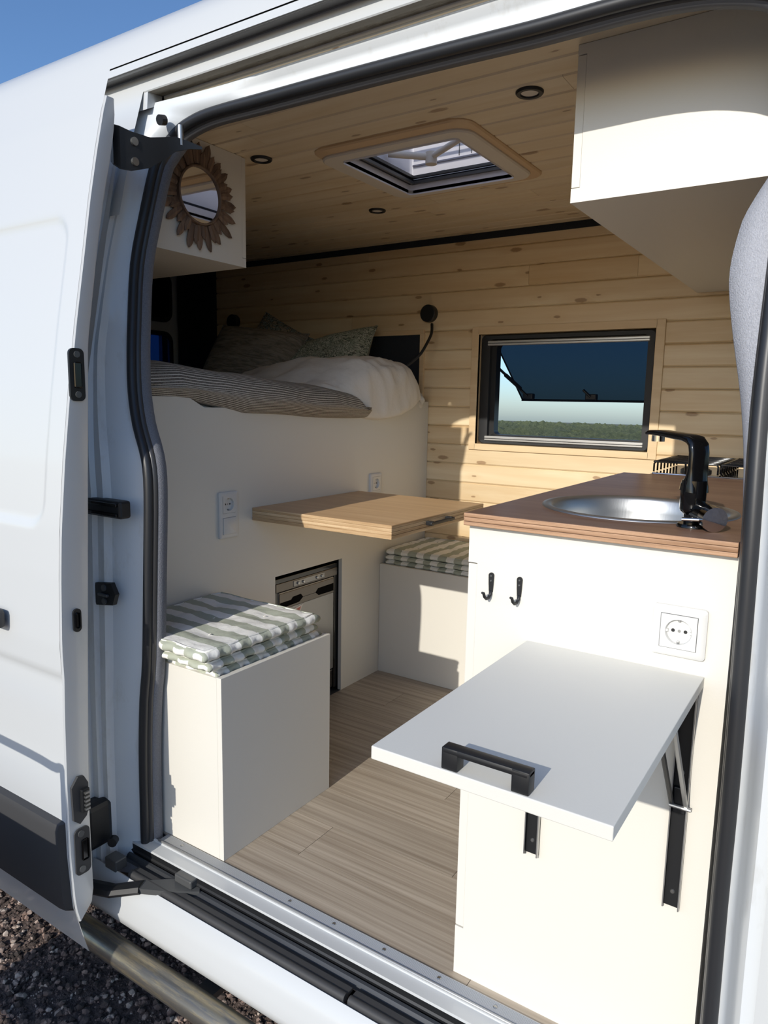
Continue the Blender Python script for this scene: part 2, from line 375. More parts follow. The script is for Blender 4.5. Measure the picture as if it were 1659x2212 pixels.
q = MB(); a, b = rrect(-.775, -.392, .612, 1.0, .012), rrect(-.785, -.382, .60, 1.015, .012)
q.strip([[(x, y, CZ - .02) for x, y in a], [(x, y, CZ + .02) for x, y in a], [(x, y, CZ + .02) for x, y in b], [(x, y, 2.106) for x, y in b]], True); q.build('shaft', plain('shaft white', '#ebe9ec', .3), ha, True, sharp=30)
for z in (CZ + .012, CZ + .03):
    q = MB()
    for (x0, x1, y0, y1) in ((-.77, -.4, .99, 1.0), (-.765, -.757, .65, 1.0)): q.box(x0, x1, y0, y1, z, z + .009)
    q.build('blind_rail', DARKM, ha)
q = MB(); bm = bmesh.new()
D = rrect(-.81, -.36, .58, 1.035, .05); D2 = rrect(-.78, -.39, .61, 1.005, .05)
q.strip([[(x, y, 2.104) for x, y in D], [(x, y, 2.18) for x, y in D], [(x, y, 2.205) for x, y in D2], [((x + .585) * .5 - .585, (y - .825) * .5 + .825, 2.22) for x, y in D2]], True); n = len(q.v); q.f.append(tuple(range(n - len(D), n)))
q.build('dome', DOME, ha, True, sharp=40)
for i in range(7):
    y = .68 + i * .05
    q = MB().box(-.765, -.405, y, y + .006, 2.10, 2.108); q.build('rib', HATCHW, ha)
for i in range(5): MB().box(-.60 + i * .045, -.598 + i * .045, 1.0125, 1.0165, 1.965, 2.03).build('rib', DARKM, ha)
for z in (1.955, 2.035): MB().box(-.775, -.395, 1.0105, 1.0165, z, z + .005).build('rib', plain('rib grey', '#a9a7ae', .4), ha)
hub = Vector((-.655, .93, 1.945))
MB().tube([(-.775, .86, 1.955), hub], .011, 12).build('crank_arm', HATCHW, ha, True, sharp=40)
MB().tube([hub, (-.455, .83, 1.96)], .0095, 12).build('crank_arm', HATCHW, ha, True, sharp=40)
MB().cyl(hub + Vector((0, 0, -.022)), hub + Vector((0, 0, .014)), .019, 20).build('crank_hub', HATCHW, ha, True, sharp=40)

# ------------------------------------------------------------------ side window
wi = struct('window_1')
for nm, (x0, x1, z0, z1) in {'l': (-.866, WX0 + .004, .962, 1.49), 'r': (WX1 - .004, -.062, .962, 1.49), 't': (WX0, WX1, WZ1 - .004, 1.49), 'b': (WX0, WX1, .962, WZ0 + .004)}.items():
    MB().box(x0, x1, WY - .008, WY + .012, z0, z1, .0015).build('casing', PINE_T, wi)
for (x0, x1, z0, z1) in ((WX0 - .004, WX0 + .004, WZ0, WZ1), (WX1 - .004, WX1 + .004, WZ0, WZ1), (WX0, WX1, WZ0 - .004, WZ0 + .004), (WX0, WX1, WZ1 - .004, WZ1 + .004)):
    MB().box(x0, x1, WY - .004, WY + .06, z0, z1).build('reveal', PINE_T, wi)
def yring(outer, inner, y0, y1, name, mat, parent):
    q = MB(); e = .006
    mid = [((a[0] * .8 + b[0] * .2), (a[1] * .8 + b[1] * .2)) for a, b in zip(outer, inner)]
    q.strip([[(x, y1, z) for x, z in outer], [(x, y0 + e, z) for x, z in outer], [(x, y0, z) for x, z in mid], [(x, y0, z) for x, z in inner], [(x, y1, z) for x, z in inner]], True)
    return q.build(name, mat, parent, True, sharp=35)
FRM = plain('soft black frame', '#2b2c2e', .6)
yring(rrect(-.833, -.097, .99, 1.457, .02), rrect(-.79, -.128, 1.002, 1.438, .015), WY + .018, WY + .07, 'frame', FRM, wi)
yring(rrect(-.80, -.118, 1.0, 1.445, .02), rrect(-.768, -.128, 1.03, 1.42, .02), WY + .04, WY + .085, 'sash', BLACK, wi)
for z in (1.412, 1.004): 
    q = MB().box(-.80, -.12, WY + .012, WY + .036, z, z + .02, .003); b_ = q.build('blind_cassette', plain('silver blind', '#c9c9c7', .35, .5), wi)
    MB().box(-.80, -.12, WY + .0105, WY + .013, z + .008, z + .0105).build('groove', BLACK, b_)
# top-hung acrylic pane standing open
hp, lp = Vector((0, WY + .075, 1.452)), Vector((0, 2.125, 1.185)); dv = lp - hp; nv = Vector((0, dv.z, -dv.y)).normalized()
q = MB(); PX0, PX1 = -.808, -.085
rows_ = []
for s_ in np.linspace(0, 1, 9):
    bow = .02 * math.sin(math.pi * s_) * .6; c0 = hp + dv * s_ + nv * (-bow)
    rows_.append([(PX0, *(c0)[1:]), (PX1, *(c0)[1:]), (PX1, *(c0 - nv * .012)[1:]), (PX0, *(c0 - nv * .012)[1:])])
q.strip(rows_, True); q.f += [(0, 1, 2, 3), tuple(len(q.v) - 1 - i for i in range(4))]
pane = q.build('pane', TINT, wi, True, sharp=40)
q = MB(); e0 = lp; q.tube([(PX0, *(e0)[1:]), (PX1, *(e0)[1:])], .006, 6); q.build('pane_edge', BLACK, pane)
q = MB(); q.tube([(PX0 + .004, *(hp)[1:]), (PX0 + .004, *(lp)[1:])], .004, 6); q.build('pane_edge', BLACK, pane)
for x in (PX0 + .05, -.455, PX1 - .05):
    c0 = hp + dv * .93; h_ = MB().box(x - .025, x + .025, c0.y - .03, c0.y + .005, c0.z - .015, c0.z + .012, .004); h_ = h_.build('pane_latch', BLACK, pane)
    MB().tube([(x - .0, c0.y - .03, c0.z), (x - .03, c0.y - .045, c0.z + .03)], .006, 8).build('latch_lever', BLACK, h_)
for x in (PX0 + .028, PX1 - .028):
    c0 = hp + dv * .8
    MB().tube([(x, WY + .06, 1.33), (x, c0.y - .02, c0.z - .0)], .006, 8).build('stay_arm', BLACK, wi)
    MB().tube([(x, WY + .17, 1.293), (x, c0.y - .02, c0.z)], .009, 8).build('stay_sleeve', BLACK, wi)
# felt panel in the second recess
h2 = struct('window_3', label='pine framed recess above the bed closed by a dark felt panel')
MB().box(HX0, HX1, WY - .004, WY + .006, HZ0 - .04, HZ1, .003).build('felt_panel', FELTD, h2)
for (x0, x1, z0, z1) in ((HX0 - .02, HX1 + .02, HZ1 - .002, HZ1 + .02), (HX1, HX1 + .022, 1.17, HZ1), (HX0 - .022, HX0, 1.17, HZ1)):
    MB().box(x0, x1, WY - .012, WY + .002, z0, z1, .0015).build('casing', PINE_T, h2)

# ------------------------------------------------------------------ rear wall with the back doors
wr = struct('wall_rear')
q = MB()
for (y0, y1, z0, z1) in ((-.1, 1.75, -.06, 1.3), (-.1, 1.75, 1.515, 1.95), (-.1, 1.0, 1.3, 1.515), (1.63, 1.75, 1.3, 1.515)): q.box(-2.82, -2.78, y0, y1, z0, z1)
q.build('door_lining', FELTD, wr)
MB().box(-2.74, -2.44, 1.672, 1.72, -.06, 1.9, .01).build('corner_pillar', FELTD, wr)
q = MB()
for (y0, y1, z0, z1) in ((.9, 1.72, 1.1, 1.3), (.9, 1.72, 1.515, 1.89), (.9, 1.0, 1.3, 1.515), (1.63, 1.72, 1.3, 1.515)): q.box(-2.78, -2.765, y0, y1, z0, z1)
q.build('door_frame', plain('rear frame paint', '#c9cbcd', .4), wr)  # even whitish grey paint of the back door frame
for z0, z1, mt in ((1.585, 1.86, DARKG), (1.28, 1.535, acrylic('blue rear glass', (.10, .2, .42, 1), .5, .06, '#12233f'))):
    f_ = MB(); O_, I_ = rrect(.98, 1.65, z0, z1, .06), rrect(1.0, 1.632, z0 + .02, z1 - .02, .05)
    f_.strip([[(-2.766, y, z) for y, z in O_], [(-2.755, y, z) for y, z in O_], [(-2.755, y, z) for y, z in I_], [(-2.766, y, z) for y, z in I_]], True); f_ = f_.build('window_frame', BLACK, wr)
    f2 = MB(); f2.prism([(y, z) for y, z in rrect(1.0, 1.632, z0 + .02, z1 - .02, .05)], 'x', -2.764, -2.759); f2.build('pane', mt, f_)
# cab end: bulkhead below, windscreen above
wf = struct('wall_front'); q = MB(); q.box(1.42, 1.45, -.1, 1.75, -.2, 1.0); q.box(1.42, 1.45, -.1, .12, 1.0, 1.95); q.box(1.42, 1.45, 1.62, 1.75, 1.0, 1.95); q.box(1.42, 1.45, .12, 1.62, 1.8, 2.1); q.build('cab_bulkhead', FELT, wf)
WSG = acrylic('clear glass', (.93, .95, .95, 1), .93, .03, '#dfe6e6'); MB().box(1.43, 1.436, .1, 1.64, .98, 1.82).build('windscreen', WSG, wf)
# ------------------------------------------------------------------ the van's side around the door opening
wg = struct('wall_right')
RX0, RX1 = -2.95, 1.5
def sec(y, s_): return (y, 1.1619 + s_ * (y + 1.2))
P = [(.42, 2.106), (.25, 2.103), sec(.15, .6925), sec(.11, .711), sec(.085, .7125), sec(.06, .706), sec(.042, .69), sec(.03, .656)]
q = MB(); q.strip([[(x, y, z) for y, z in P] for x in (RX0, RX1)]); q.build('roof_side', PAINT, wg, True, sharp=50)
q = MB()
for (x0, x1, y0, y1) in ((RX0, RX1, .42, HAY0 + .05), (RX0, RX1, HAY1 - .05, 1.8), (RX0, HAX0 + .03, HAY0, HAY1), (HAX1 - .03, RX1, HAY0, HAY1)): q.box(x0, x1, y0, y1, 2.09, 2.105)
q.build('roof_panel', PAINT, wg)
MB().box(RX0, RX1, 1.75, 1.8, 1.9, 2.105).build('roof_side', PAINT, wg)
q = MB()
for (y0, y1, z0, z1) in ((-.1, 1.8, -.1, 1.29), (-.1, 1.8, 1.525, 2.1), (-.1, .98, 1.29, 1.525), (1.65, 1.8, 1.29, 1.525)): q.box(-2.88, -2.85, y0, y1, z0, z1)
q.build('body_panel', PAINT, wg)
GR = plain('grey rail', '#8f9090', .35, .3)
JX0, JX1 = -.965, .62
def lin(name, pts, mat, x0=JX0, x1=RX1, smooth=True):
    q = MB(); q.strip([[(x, y, z) for y, z in pts] for x in (x0, x1)]); return q.build(name, mat, wg, smooth, sharp=30)
lin('seam_line', [sec(.03, .656), sec(.036, .6548), sec(.036, .6535), sec(.029, .653)], DARKM, RX0)
lin('upper_skin', [sec(.029, .653), sec(.026, .645), sec(.024, .6398)], PAINT, RX0)
lin('rail_lip', [sec(.024, .6398), sec(.028, .637), sec(.027, .6365), sec(.031, .633)], GR, RX0)
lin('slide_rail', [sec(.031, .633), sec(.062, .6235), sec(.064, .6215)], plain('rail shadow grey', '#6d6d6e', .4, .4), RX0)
lin('upper_header', [sec(.064, .6215), sec(.058, .606), sec(.052, .5935), sec(.054, .5905)], PAINT, RX0)
k = NT('dirty gutter'); n = k.noise(k.pos((3, 30, 30)), 2, 5, .7); k2 = k.noise(k.pos((14, 60, 60)), 1.5, 4)
GUT = k.out(k.mix(n, col('#a39d90'), col('#6d6455')), .8)
DIRT = NT('caked dirt'); n = DIRT.noise(DIRT.pos((25, 90, 90)), 1, 5, .8); DIRT.bump(n, .8, .004); DIRT = DIRT.out(DIRT.ramp(n, [(.3, col('#6a6252')), (.7, col('#a59c8c'))]), .9)
lin('gutter', [sec(.054, .5905), sec(.078, .5805)], GUT, JX0 + .005, JX1)
lin('gutter_dirt', [sec(.078, .5805), sec(.08, .5795), sec(.098, .5735)], DIRT, JX0 + .005, JX1)
lin('lower_header', [sec(.098, .5735), sec(.1, .567), sec(.094, .5592)], PAINT, JX0 + .02, JX1)
q = MB(); a = [sec(.054, .5905), sec(.098, .5735), sec(.094, .5592), sec(.05, .56)]; q.prism(a, 'x', JX0 - .03, JX0 + .015); q.build('gutter_end', PAINT, wg)
q = MB(); q.strip([[(x, y, z) for y, z in (sec(.052, .5935), (.02, 1.8), (-.03, 1.6))] for x in (RX0, JX0)]); q.build('upper_header', PAINT, wg)
q = MB(); q.strip([[(x, y, z) for y, z in (sec(.052, .5935), (.02, 1.8), (-.05, 1.5), (-.1, 1.1), (-.165, .9), (-.17, .5), (-.15, -.1))] for x in (.60, RX1)]); q.build('front_pillar', PAINT, wg, True)

# path of the weather seal around the opening
SL = [(-.8659, -.065, -.093), (-.8878, -.065, -.038), (-.8883, -.065, .11), (-.8851, -.065, .254), (-.8746, -.065, .396), (-.8586, -.065, .508), (-.8464, -.061, .769), (-.8422, -.057, .9355), (-.8538, -.053, 1.017),
      (-.897, -.0415, 1.096), (-.9252, -.030, 1.1775), (-.9404, -.018, 1.261), (-.9559, -.001, 1.344), (-.9755, .028, 1.491), (-.971, .0546, 1.6095), (-.9595, .081, 1.726)]
SC = [(-.9439, .09, 1.763), (-.8975, .10, 1.807), (-.8467, .104, 1.825), (-.789, .106, 1.833)]
ST = [(-.719, .107, 1.834), (-.633, .108, 1.833), (-.445, .108, 1.831), (-.268, .108, 1.828), (-.111, .108, 1.8244), (.028, .108, 1.8204), (.1126, .109, 1.8205), (.192, .111, 1.821), (.266, .112, 1.818), (.336, .112, 1.808), (.408, .11, 1.785)]
SR = [(.444, .1, 1.75), (.459, .087, 1.70), (.463, .06, 1.61), (.4635, .03, 1.5), (.4624, -.0135, 1.283), (.463, -.034, 1.151), (.4689, -.055, .993), (.4725, -.06, .814), (.4757, -.065, .598), (.476, -.065, .405), (.478, -.065, .194), (.478, -.065, -.05)]
def spline(P, sub=4):
    P = [Vector(p) for p in P]; out = []
    for i in range(len(P) - 1):
        a, b, c, d = P[max(i - 1, 0)], P[i], P[i + 1], P[min(i + 2, len(P) - 1)]
        for j in range(sub):
            t = j / sub; out.append(.5 * ((2 * b) + (c - a) * t + (2 * a - 5 * b + 4 * c - d) * t * t + (3 * b - a - 3 * c + d) * t ** 3))
    return out + [P[-1]]
PATH = spline(SL + SC + ST + SR, 3)
def frames(path):
    fr = []
    for i, p in enumerate(path):
        t = (path[min(i + 1, len(path) - 1)] - path[max(i - 1, 0)]).normalized(); yv = Vector((0, -1, 0)); yv = (yv - t * yv.dot(t)).normalized()
        fr.append((p, t.cross(yv).normalized() * -1, yv))    # a: away from the opening, b: outward
    return fr
FR = frames(PATH)
if FR[5][1].x > 0: FR = [(p, -a, b) for p, a, b in FR]
def swept(name, prof, mat, parent, fr=FR, close=True, smooth=True):
    q = MB(); q.strip([[p + a * u + b * v for u, v in prof] for p, a, b in fr], close); return q.build(name, mat, parent, smooth, sharp=50)
se = struct('trim_2', label='black rubber weather seal around the sliding door opening')
bulb = [(.004 + .0125 * math.cos(t), .006 + .0125 * math.sin(t)) for t in [2 * math.pi * i / 10 for i in range(10)]]
swept('bulb', bulb, RUBBER, se)
lip = [(-.004 + .008 * math.cos(t), -.008 + .010 * math.sin(t)) for t in [2 * math.pi * i / 10 for i in range(10)]]
swept('lip', lip, plain('worn rubber', '#3c3b3b', .35), se)
li = struct('trim_3', label='grey felt lining behind the door seal')
def xin(z): return interp(z, [.9, 1.1, 1.185, 1.277, 1.355, 1.39, 1.43, 1.475, 1.5, 1.6, 1.75, 1.8], [.458, .4407, .427, .406, .391, .390, .398, .404, .43, .462, .47, .47])
LEFTN = 16 * 3; TOPN = (16 + 4 + 11) * 3
fl_ = FR[:LEFTN + 4]; q = MB(); q.strip([[p + a * -.006 + Vector((0, .006, 0)), p + a * -.0135 + Vector((0, .012, 0)), p + a * -.0165 + Vector((0, .02, 0)), p + a * -.0155 + Vector((0, .036, 0)), p + a * -.005 + Vector((0, .044, 0)), p + a * .25 + Vector((0, .06, 0))] for p, a, b in fl_]); q.build('pillar_felt', FELT, li, True)
ft = FR[LEFTN + 3:TOPN + 3]; q = MB(); q.strip([[p + a * -.008 + Vector((0, .002, 0)), p + a * -.017 + Vector((0, .008, 0)), p + a * -.018 + Vector((0, .022, 0)), p + a * .06 + Vector((0, .03, 0))] for p, a, b in ft]); q.build('header_strip', plain('dark grey strip', '#58585a', .6), li, True)
q = MB(); rows_ = []
_rz = [(q_[0].z, q_[0].x, q_[0].y) for q_ in FR[TOPN + 2:]][::-1]
for zz in np.linspace(1.68, -.05, 120):
    p = Vector((interp(zz, [t[0] for t in _rz], [t[1] for t in _rz]), interp(zz, [t[0] for t in _rz], [t[2] for t in _rz]), zz))
    x = min(sum(xin(zz + d_) for d_ in (-.03, -.015, 0, .015, .03)) / 5, p.x - .004)
    rows_.append([(p.x - .002, p.y + .006, p.z), (.5 * (p.x + x), p.y + .02, p.z), (x + .004, p.y + .05, p.z), (x, p.y + .075, p.z), (x + .006, p.y + .105, p.z), (x + .06, p.y + .15, p.z), (x + .3, p.y + .2, p.z)])
q.strip(rows_); q.build('pillar_felt', FELT_LIT, li, True)
# painted jamb between seal and outer skin
JP = NT('jamb paint'); n = JP.noise(JP.pos((6, 6, 2)), 3, 5, .7); JAMB = JP.out(JP.mix(JP.ramp(n, [(.55, (0, 0, 0)), (.8, (.6, .6, .6))]), col('#d5d9dc'), col('#b3b0a8')), .3, coat=.3)
rows_ = []; N = len(PATH)
for i, (p, a, b) in enumerate(FR):
    if i <= LEFTN:                                   # left jamb
        xo = interp(p.z, [-.1, .9, 1.3, 1.75], [-1.0, -.99, -1.03, -1.0]); F = [0, .12, .45, .62, .66, .8, .84, 1, 1.0]; D = [.0, -.008, -.036, -.046, -.066, -.068, -.08, -.082, -.115]
        r = [(p.x + (xo - p.x) * f, p.y + d, p.z) for f, d in zip(F, D)]
    elif i < LEFTN + 15:                             # upper rear corner
        f_ = (i - LEFTN) / 15; ox = -1.0 + .0 * f_; zc = 1.885; yc = .06
        if f_ < .5: o = Vector((-1.0, .02 + .05 * f_ * 2, 1.735 + (zc - 1.735) * f_ * 2))
        else: o = Vector((-1.0 + (p.x + 1.0) * (f_ - .5) * 2, .07 + .024 * (f_ - .5) * 2, zc))
        r = [p + (o - p) * f + Vector((0, -.012 * math.sin(math.pi * f), 0)) for f in (0, .1, .25, .4, .55, .7, .85, 1, 1)]
    elif i <= TOPN - 10:                             # header
        o = Vector((p.x, .094, 1.887)); r = [p + (o - p) * f + Vector((0, d, 0)) for f, d in ((0, 0), (.15, -.006), (.3, -.004), (.45, .004), (.6, .008), (.75, .006), (.88, 0), (1, 0), (1, .0))]
    else:                                            # front pillar
        F = [0, .012, .02, .028, .036, .042, .05, .1, .16]; D = [0, -.008, -.012, -.030, -.05, -.07, -.085, -.098, -.105]
        r = [(p.x + f, p.y + d, p.z + (.0 if p.z < 1.7 else (f * .8))) for f, d in zip(F, D)]
    rows_.append([Vector(t) for t in r])
q = MB(); q.strip(rows_); q.build('door_jamb', JAMB, wg, True, sharp=40)
q = MB(); q.strip([[(x, y, z) for y, z in ((.0, 1.80), (-.06, 1.5), (-.12, 1.2), (-.17, .9), (-.18, .3), (-.16, -.12))] for x in (RX0, -.99)]); q.build('rear_pillar', PAINT, wg, True)
q = MB(); q.strip([[(x, y, z) for y, z in ((.09, 1.9), (.03, 1.7), (-.05, 1.3), (-.05, -.1))] for x in (RX0, -1.0)]); q.build('inner_panel', FELTD, wg)
MB().cyl((-.90, .06, 1.83), (-.90, .045, 1.826), .012, 16).build('drain_hole', BLACK, wg)
MB().cyl((-.935, -.135, .02), (-.925, -.15, .02), .012, 16).build('drain_hole', BLACK, wg)
# front door skin beyond the front pillar with its shut line
q = MB(); q.strip([[(x, y, z) for y, z in ((.0, 1.62), (-.09, 1.3), (-.15, .95), (-.172, .6), (-.172, .2), (-.15, -.12))] for x in (.545, 1.5)]); q.build('front_door_panel', PAINT, wg, True)
# sill
def zs(y, s_): return (y, 1.1619 - s_ * (y + 1.2))
sx0, sx1 = -.93, 1.2
lin('sill_lip', [(-.0525, .0), (-.057, -.002), (-.0575, -.005), (-.074, -.006), (-.089, -.006), (-.0895, -.012)], PAINT, sx0, sx1)
lin('step_riser', [(-.0895, -.012), (-.089, -.026), (-.092, -.03), (-.088, -.042)], BLACK, sx0, sx1)
lin('lower_rail', [(-.088, -.042), (-.094, -.036), (-.1, -.038), (-.106, -.046), (-.116, -.046), (-.12, -.040)], DARKB := plain('dark rail', '#3b3d40', .4, .3), sx0, sx1)
q = MB(); q.strip([[(x, y, z) for y, z in ((-.150, -.05), (-.156, -.046), (-.172, -.062), (-.183, -.085), (-.184, -.105), (-.192, -.125), (-.185, -.152), (-.15, -.19))] for x in (RX0 if False else -1.0, 1.5)]); q.build('sill_panel', PAINT, wg, True, sharp=60)
q = MB(); q.strip([[(x, y, z) for y, z in ((-.16, -.09), (-.178, -.12), (-.185, -.152), (-.15, -.2))] for x in (RX0, -1.0)]); q.build('sill_panel', PAINT, wg, True)
MB().box(RX0, RX1, -.05, 1.75, -.2, -.14).build('underbody', BLACK, wg)
t4 = struct('trim_4', label='aluminium threshold strip along the floor edge')
q = MB(); rows_ = [(-.0535, .0), (-.052, .003)]
y = -.052
while y < -.024: rows_ += [(y, .003), (y + .0012, .0022), (y + .0024, .003)]; y += .0026
rows_ += [(-.0225, .003), (-.021, 0)]
q.strip([[(x, a, b) for a, b in rows_] for x in (-.86, .9)]); q.build('strip', ALU, t4)
q = MB(); q.tube([(-.86, -.055, .003), (.9, -.055, .003)], .0028, 8); q.build('bead', ALU, t4, True)
for x in (-.79, -.42, -.29, -.155, -.02, .105, .23): MB().lathe([(0, .0045), (.003, .0042), (.0045, .003)], (x, -.036, 0), 'z', 12).build('screw', SCREW, t4)
t5 = struct('trim_5', label='black rubber edge moulding along the outer sill')
for x0, x1 in ((-.86, -.176), (-.166, 1.2)):
    q = MB().box(x0, x1, -.137, -.119, -.047, -.037, .002); q.build('tread', TRIMB, t5)
    q = MB().tube([(x0, -.1435, -.043), (x1, -.1435, -.043)], .0095, 12); q.build('roll', TRIMB, t5, True, sharp=50)

# ------------------------------------------------------------------ sliding door, pushed back
OUT = [(1.8788, -.1237), (1.8189, -.1403), (1.7725, -.1539), (1.692, -.1724), (1.5827, -.1946), (1.4545, -.2165), (1.3161, -.2412), (1.1678, -.2642), (1.0187, -.2841), (.8678, -.2998), (.7654, -.3064), (.6081, -.3126), (.532, -.3111), (.4447, -.3144), (.2787, -.3177), (.1052, -.3175), (-.03, -.3102), (-.0743, -.3), (-.1383, -.285), (-.1691, -.2765)]
INN = [(1.808, -.1198), (1.7645, -.1194), (1.6939, -.132), (1.6018, -.1537), (1.5007, -.1735), (1.3802, -.1931), (1.2796, -.2094), (1.1688, -.2148), (.9107, -.2274), (.5885, -.2432), (.3657, -.2541), (.1924, -.2589), (.0723, -.2585), (-.0196, -.2579), (-.063, -.2676), (-.0743, -.2979)]
oz, oy = [a for a, b in OUT][::-1], [b for a, b in OUT][::-1]; iz, iy = [a for a, b in INN][::-1], [b for a, b in INN][::-1]
def yo(z): return interp(z, oz, oy)
def yi(z): return interp(z, iz, iy)
dr = struct('door_1', label='white sliding door pushed back along the van side')
DXE = -.85
def sstep(a, b, x): t = min(1, max(0, (x - a) / (b - a))); return t * t * (3 - 2 * t)
def recess(x, z):
    # rounded-rectangle pressing, sloping sides
    cx, cz, hx, hz, r = -1.55, 1.215, .64, .345, .06
    dx, dz = abs(x - cx) - (hx - r), abs(z - cz) - (hz - r); d = math.hypot(max(dx, 0), max(dz, 0)) + min(max(dx, dz), 0) - r
    h = .007 * (1 - sstep(-.016, .004, d))
    zc = .537 + .0 * (x + .85); h += .006 * sstep(zc + .012, zc - .012, z) - .006 * sstep(.35, .2, z)
    return h
xs_ = np.concatenate([np.linspace(-2.25, -1.3, 20), np.linspace(-1.28, DXE, 110)]); zs_ = np.linspace(-.1691, 1.8788, 210)
q = MB(); q.strip([[(x, yo(z) + recess(x, z), z) for x in xs_] for z in zs_]); q.build('outer_skin', PAINT, dr, True)
zi = np.linspace(-.074, 1.808, 60); rows_ = []
for z in zi:
    a, b = yo(z), yi(z); a = min(a, b - .001) if b > a else a
    rows_.append([(DXE, yo(z) + .0005, z), (DXE + .003, yo(z) + .004, z), (DXE + .003, max(b - .004, yo(z) + .004), z), (DXE, max(b, yo(z) + .005), z), (DXE - .03, max(b, yo(z) + .005) + .004, z), (-2.25, max(b, yo(z) + .005) + .004, z)])
q = MB(); q.strip(rows_); q.build('edge_panel', plain('door edge paint', '#d2d3d2', .35, coat=.4), dr, True, sharp=40)
# lower black side moulding and handle
q = MB(); rows_ = []
for x, k1 in ((-2.25, 1), (-.88, 1), (-.862, .85), (-.856, .3)):
    rows_.append([(x, yo(z) - t * k1 + .003, z) for z, t in ((.19, 0), (.185, .018), (.17, .024), (.0, .026), (-.035, .022), (-.045, 0))])
q.strip(rows_); q.f.append(tuple(range(len(q.v) - 6, len(q.v)))); q.build('side_moulding', TRIMB, dr, True, sharp=35)
q = MB().box(-1.3, -1.05, yo(.64) - .035, yo(.64) - .008, .618, .665, .01); h_ = q.build('handle', TRIMB, dr, True, sharp=50)
def edgeplate(name, z0, z1, y0, y1, mat, r=.012, x0=DXE + .002, t=.006):
    q = MB(); q.prism([(y, z) for y, z in rrect(y0, y1, z0, z1, r)], 'x', x0, x0 + t); return q.build(name, mat, dr)
pl = edgeplate('guide_plate', 1.152, 1.265, -.262, -.226, BLACK)
for z in (1.252, 1.166): MB().cyl((DXE + .007, -.244, z), (DXE + .0105, -.244, z), .007, 14).build('screw', DARKM, pl)
MB().box(DXE + .006, DXE + .013, -.253, -.235, 1.18, 1.236, .003).build('guide_slot', BLACKG, pl)
ov = edgeplate('lock_opening', .636, .690, -.281, -.261, BLACK, .0098); MB().box(DXE + .007, DXE + .0095, -.277, -.266, .645, .682, .004).build('lock_core', BLACKG, ov)
la = MB(); la.prism([(-.305, .19), (-.29, .176), (-.272, .19), (-.265, .21), (-.265, .27), (-.275, .29), (-.29, .294), (-.307, .272)], 'x', DXE + .002, DXE + .01); la = la.build('contact_plate', TRIMB, dr)
MB().box(DXE + .009, DXE + .02, -.288, -.268, .205, .262, .002).build('contact_block', BLACK, la)
for i in range(5): MB().box(DXE + .019, DXE + .026, -.284, -.272, .212 + i * .010, .217 + i * .010).build('contact_pin', SCREW, la)
sp_ = edgeplate('striker_plate', .046, .163, -.304, -.265, TRIMB, .012, t=.005)
for z in (.15, .06): MB().cyl((DXE + .006, -.288, z), (DXE + .0095, -.288, z), .008, 14).build('screw', DARKM, sp_)
MB().box(DXE + .006, DXE + .0085, -.288, -.270, .08, .133, .004).build('striker_pocket', BLACKG, sp_)
# upper roller arm
ARM = [(-.885, -.105, 1.765, 1.69), (-.868, -.113, 1.763, 1.680), (-.85, -.108, 1.757, 1.668), (-.846, -.08, 1.753, 1.670), (-.837, -.035, 1.752, 1.687), (-.832, .0, 1.762, 1.713), (-.826, .03, 1.771, 1.738), (-.812, .06, 1.766, 1.750), (-.797, .085, 1.759, 1.7535)]
ua = MB(); ua.strip([[(x, y, a), (x, y, (a + b) / 2), (x, y, b), (x - .012, y + .006, b + .002), (x - .012, y + .006, a - .002)] for x, y, a, b in ARM], True); ua.f += [(0, 1, 2, 3, 4), tuple(len(ua.v) - 1 - i for i in range(5))]; ua = ua.build('roller_arm', BLACK, dr, True, sharp=40)
for z in (1.733, 1.690): MB().cyl((-.850, -.074, z), (-.8405, -.074, z), .009, 18).build('bolt', SCREW, ua)
MB().cyl((-.826, .045, 1.755), (-.826, .045, 1.80), .007, 14).build('roller', SCREW, ua)
# lower roller arm
lo = MB(); lo.tube([(-1.02, -.235, -.075), (-.86, -.2, -.058), (-.79, -.165, -.04)], .022, 8, flat=.6); lo = lo.build('lower_arm', BLACK, dr)
q = MB(); q.prism([(-.80, -.185), (-.72, -.145), (-.655, -.10), (-.67, -.085), (-.74, -.10), (-.80, -.15)], 'z', -.048, -.034); q.build('arm_plate', DARKM, lo)
MB().box(-.735, -.675, -.11, -.085, -.034, -.012, .004).build('roller_block', DARKM, lo)
# things bolted to the jamb
b_ = MB().box(-.995, -.852, -.142, -.11, .875, .918, .006); b_ = b_.build('buffer', BLACK, wg)
ch = [MB().box(-.98, -.86, -.149, -.140, z, z + .009, .003).build('ridge', BLACKG, b_) for z in (.88, .904)]
sk = MB(); sk.prism([(-.975, .672), (-.965, .705), (-.905, .712), (-.888, .685), (-.9, .657), (-.965, .648)], 'y', -.138, -.126); sk = sk.build('lock_striker', BLACK, wg)
for z in (.697, .663): MB().cyl((-.93, -.138, z), (-.93, -.142, z), .008, 14).build('screw', DARKM, sk)
MB().box(-.948, -.912, -.146, -.138, .676, .683, .002).build('catch', DARKM, sk)
b2 = MB().box(-1.01, -.955, -.20, -.12, .0, .125, .015); b2 = b2.build('guide_block', BLACK, wg)
b3 = MB().box(-.945, -.90, -.16, -.125, -.05, -.02, .003); b3 = b3.build('stop_block', DARKM, wg)
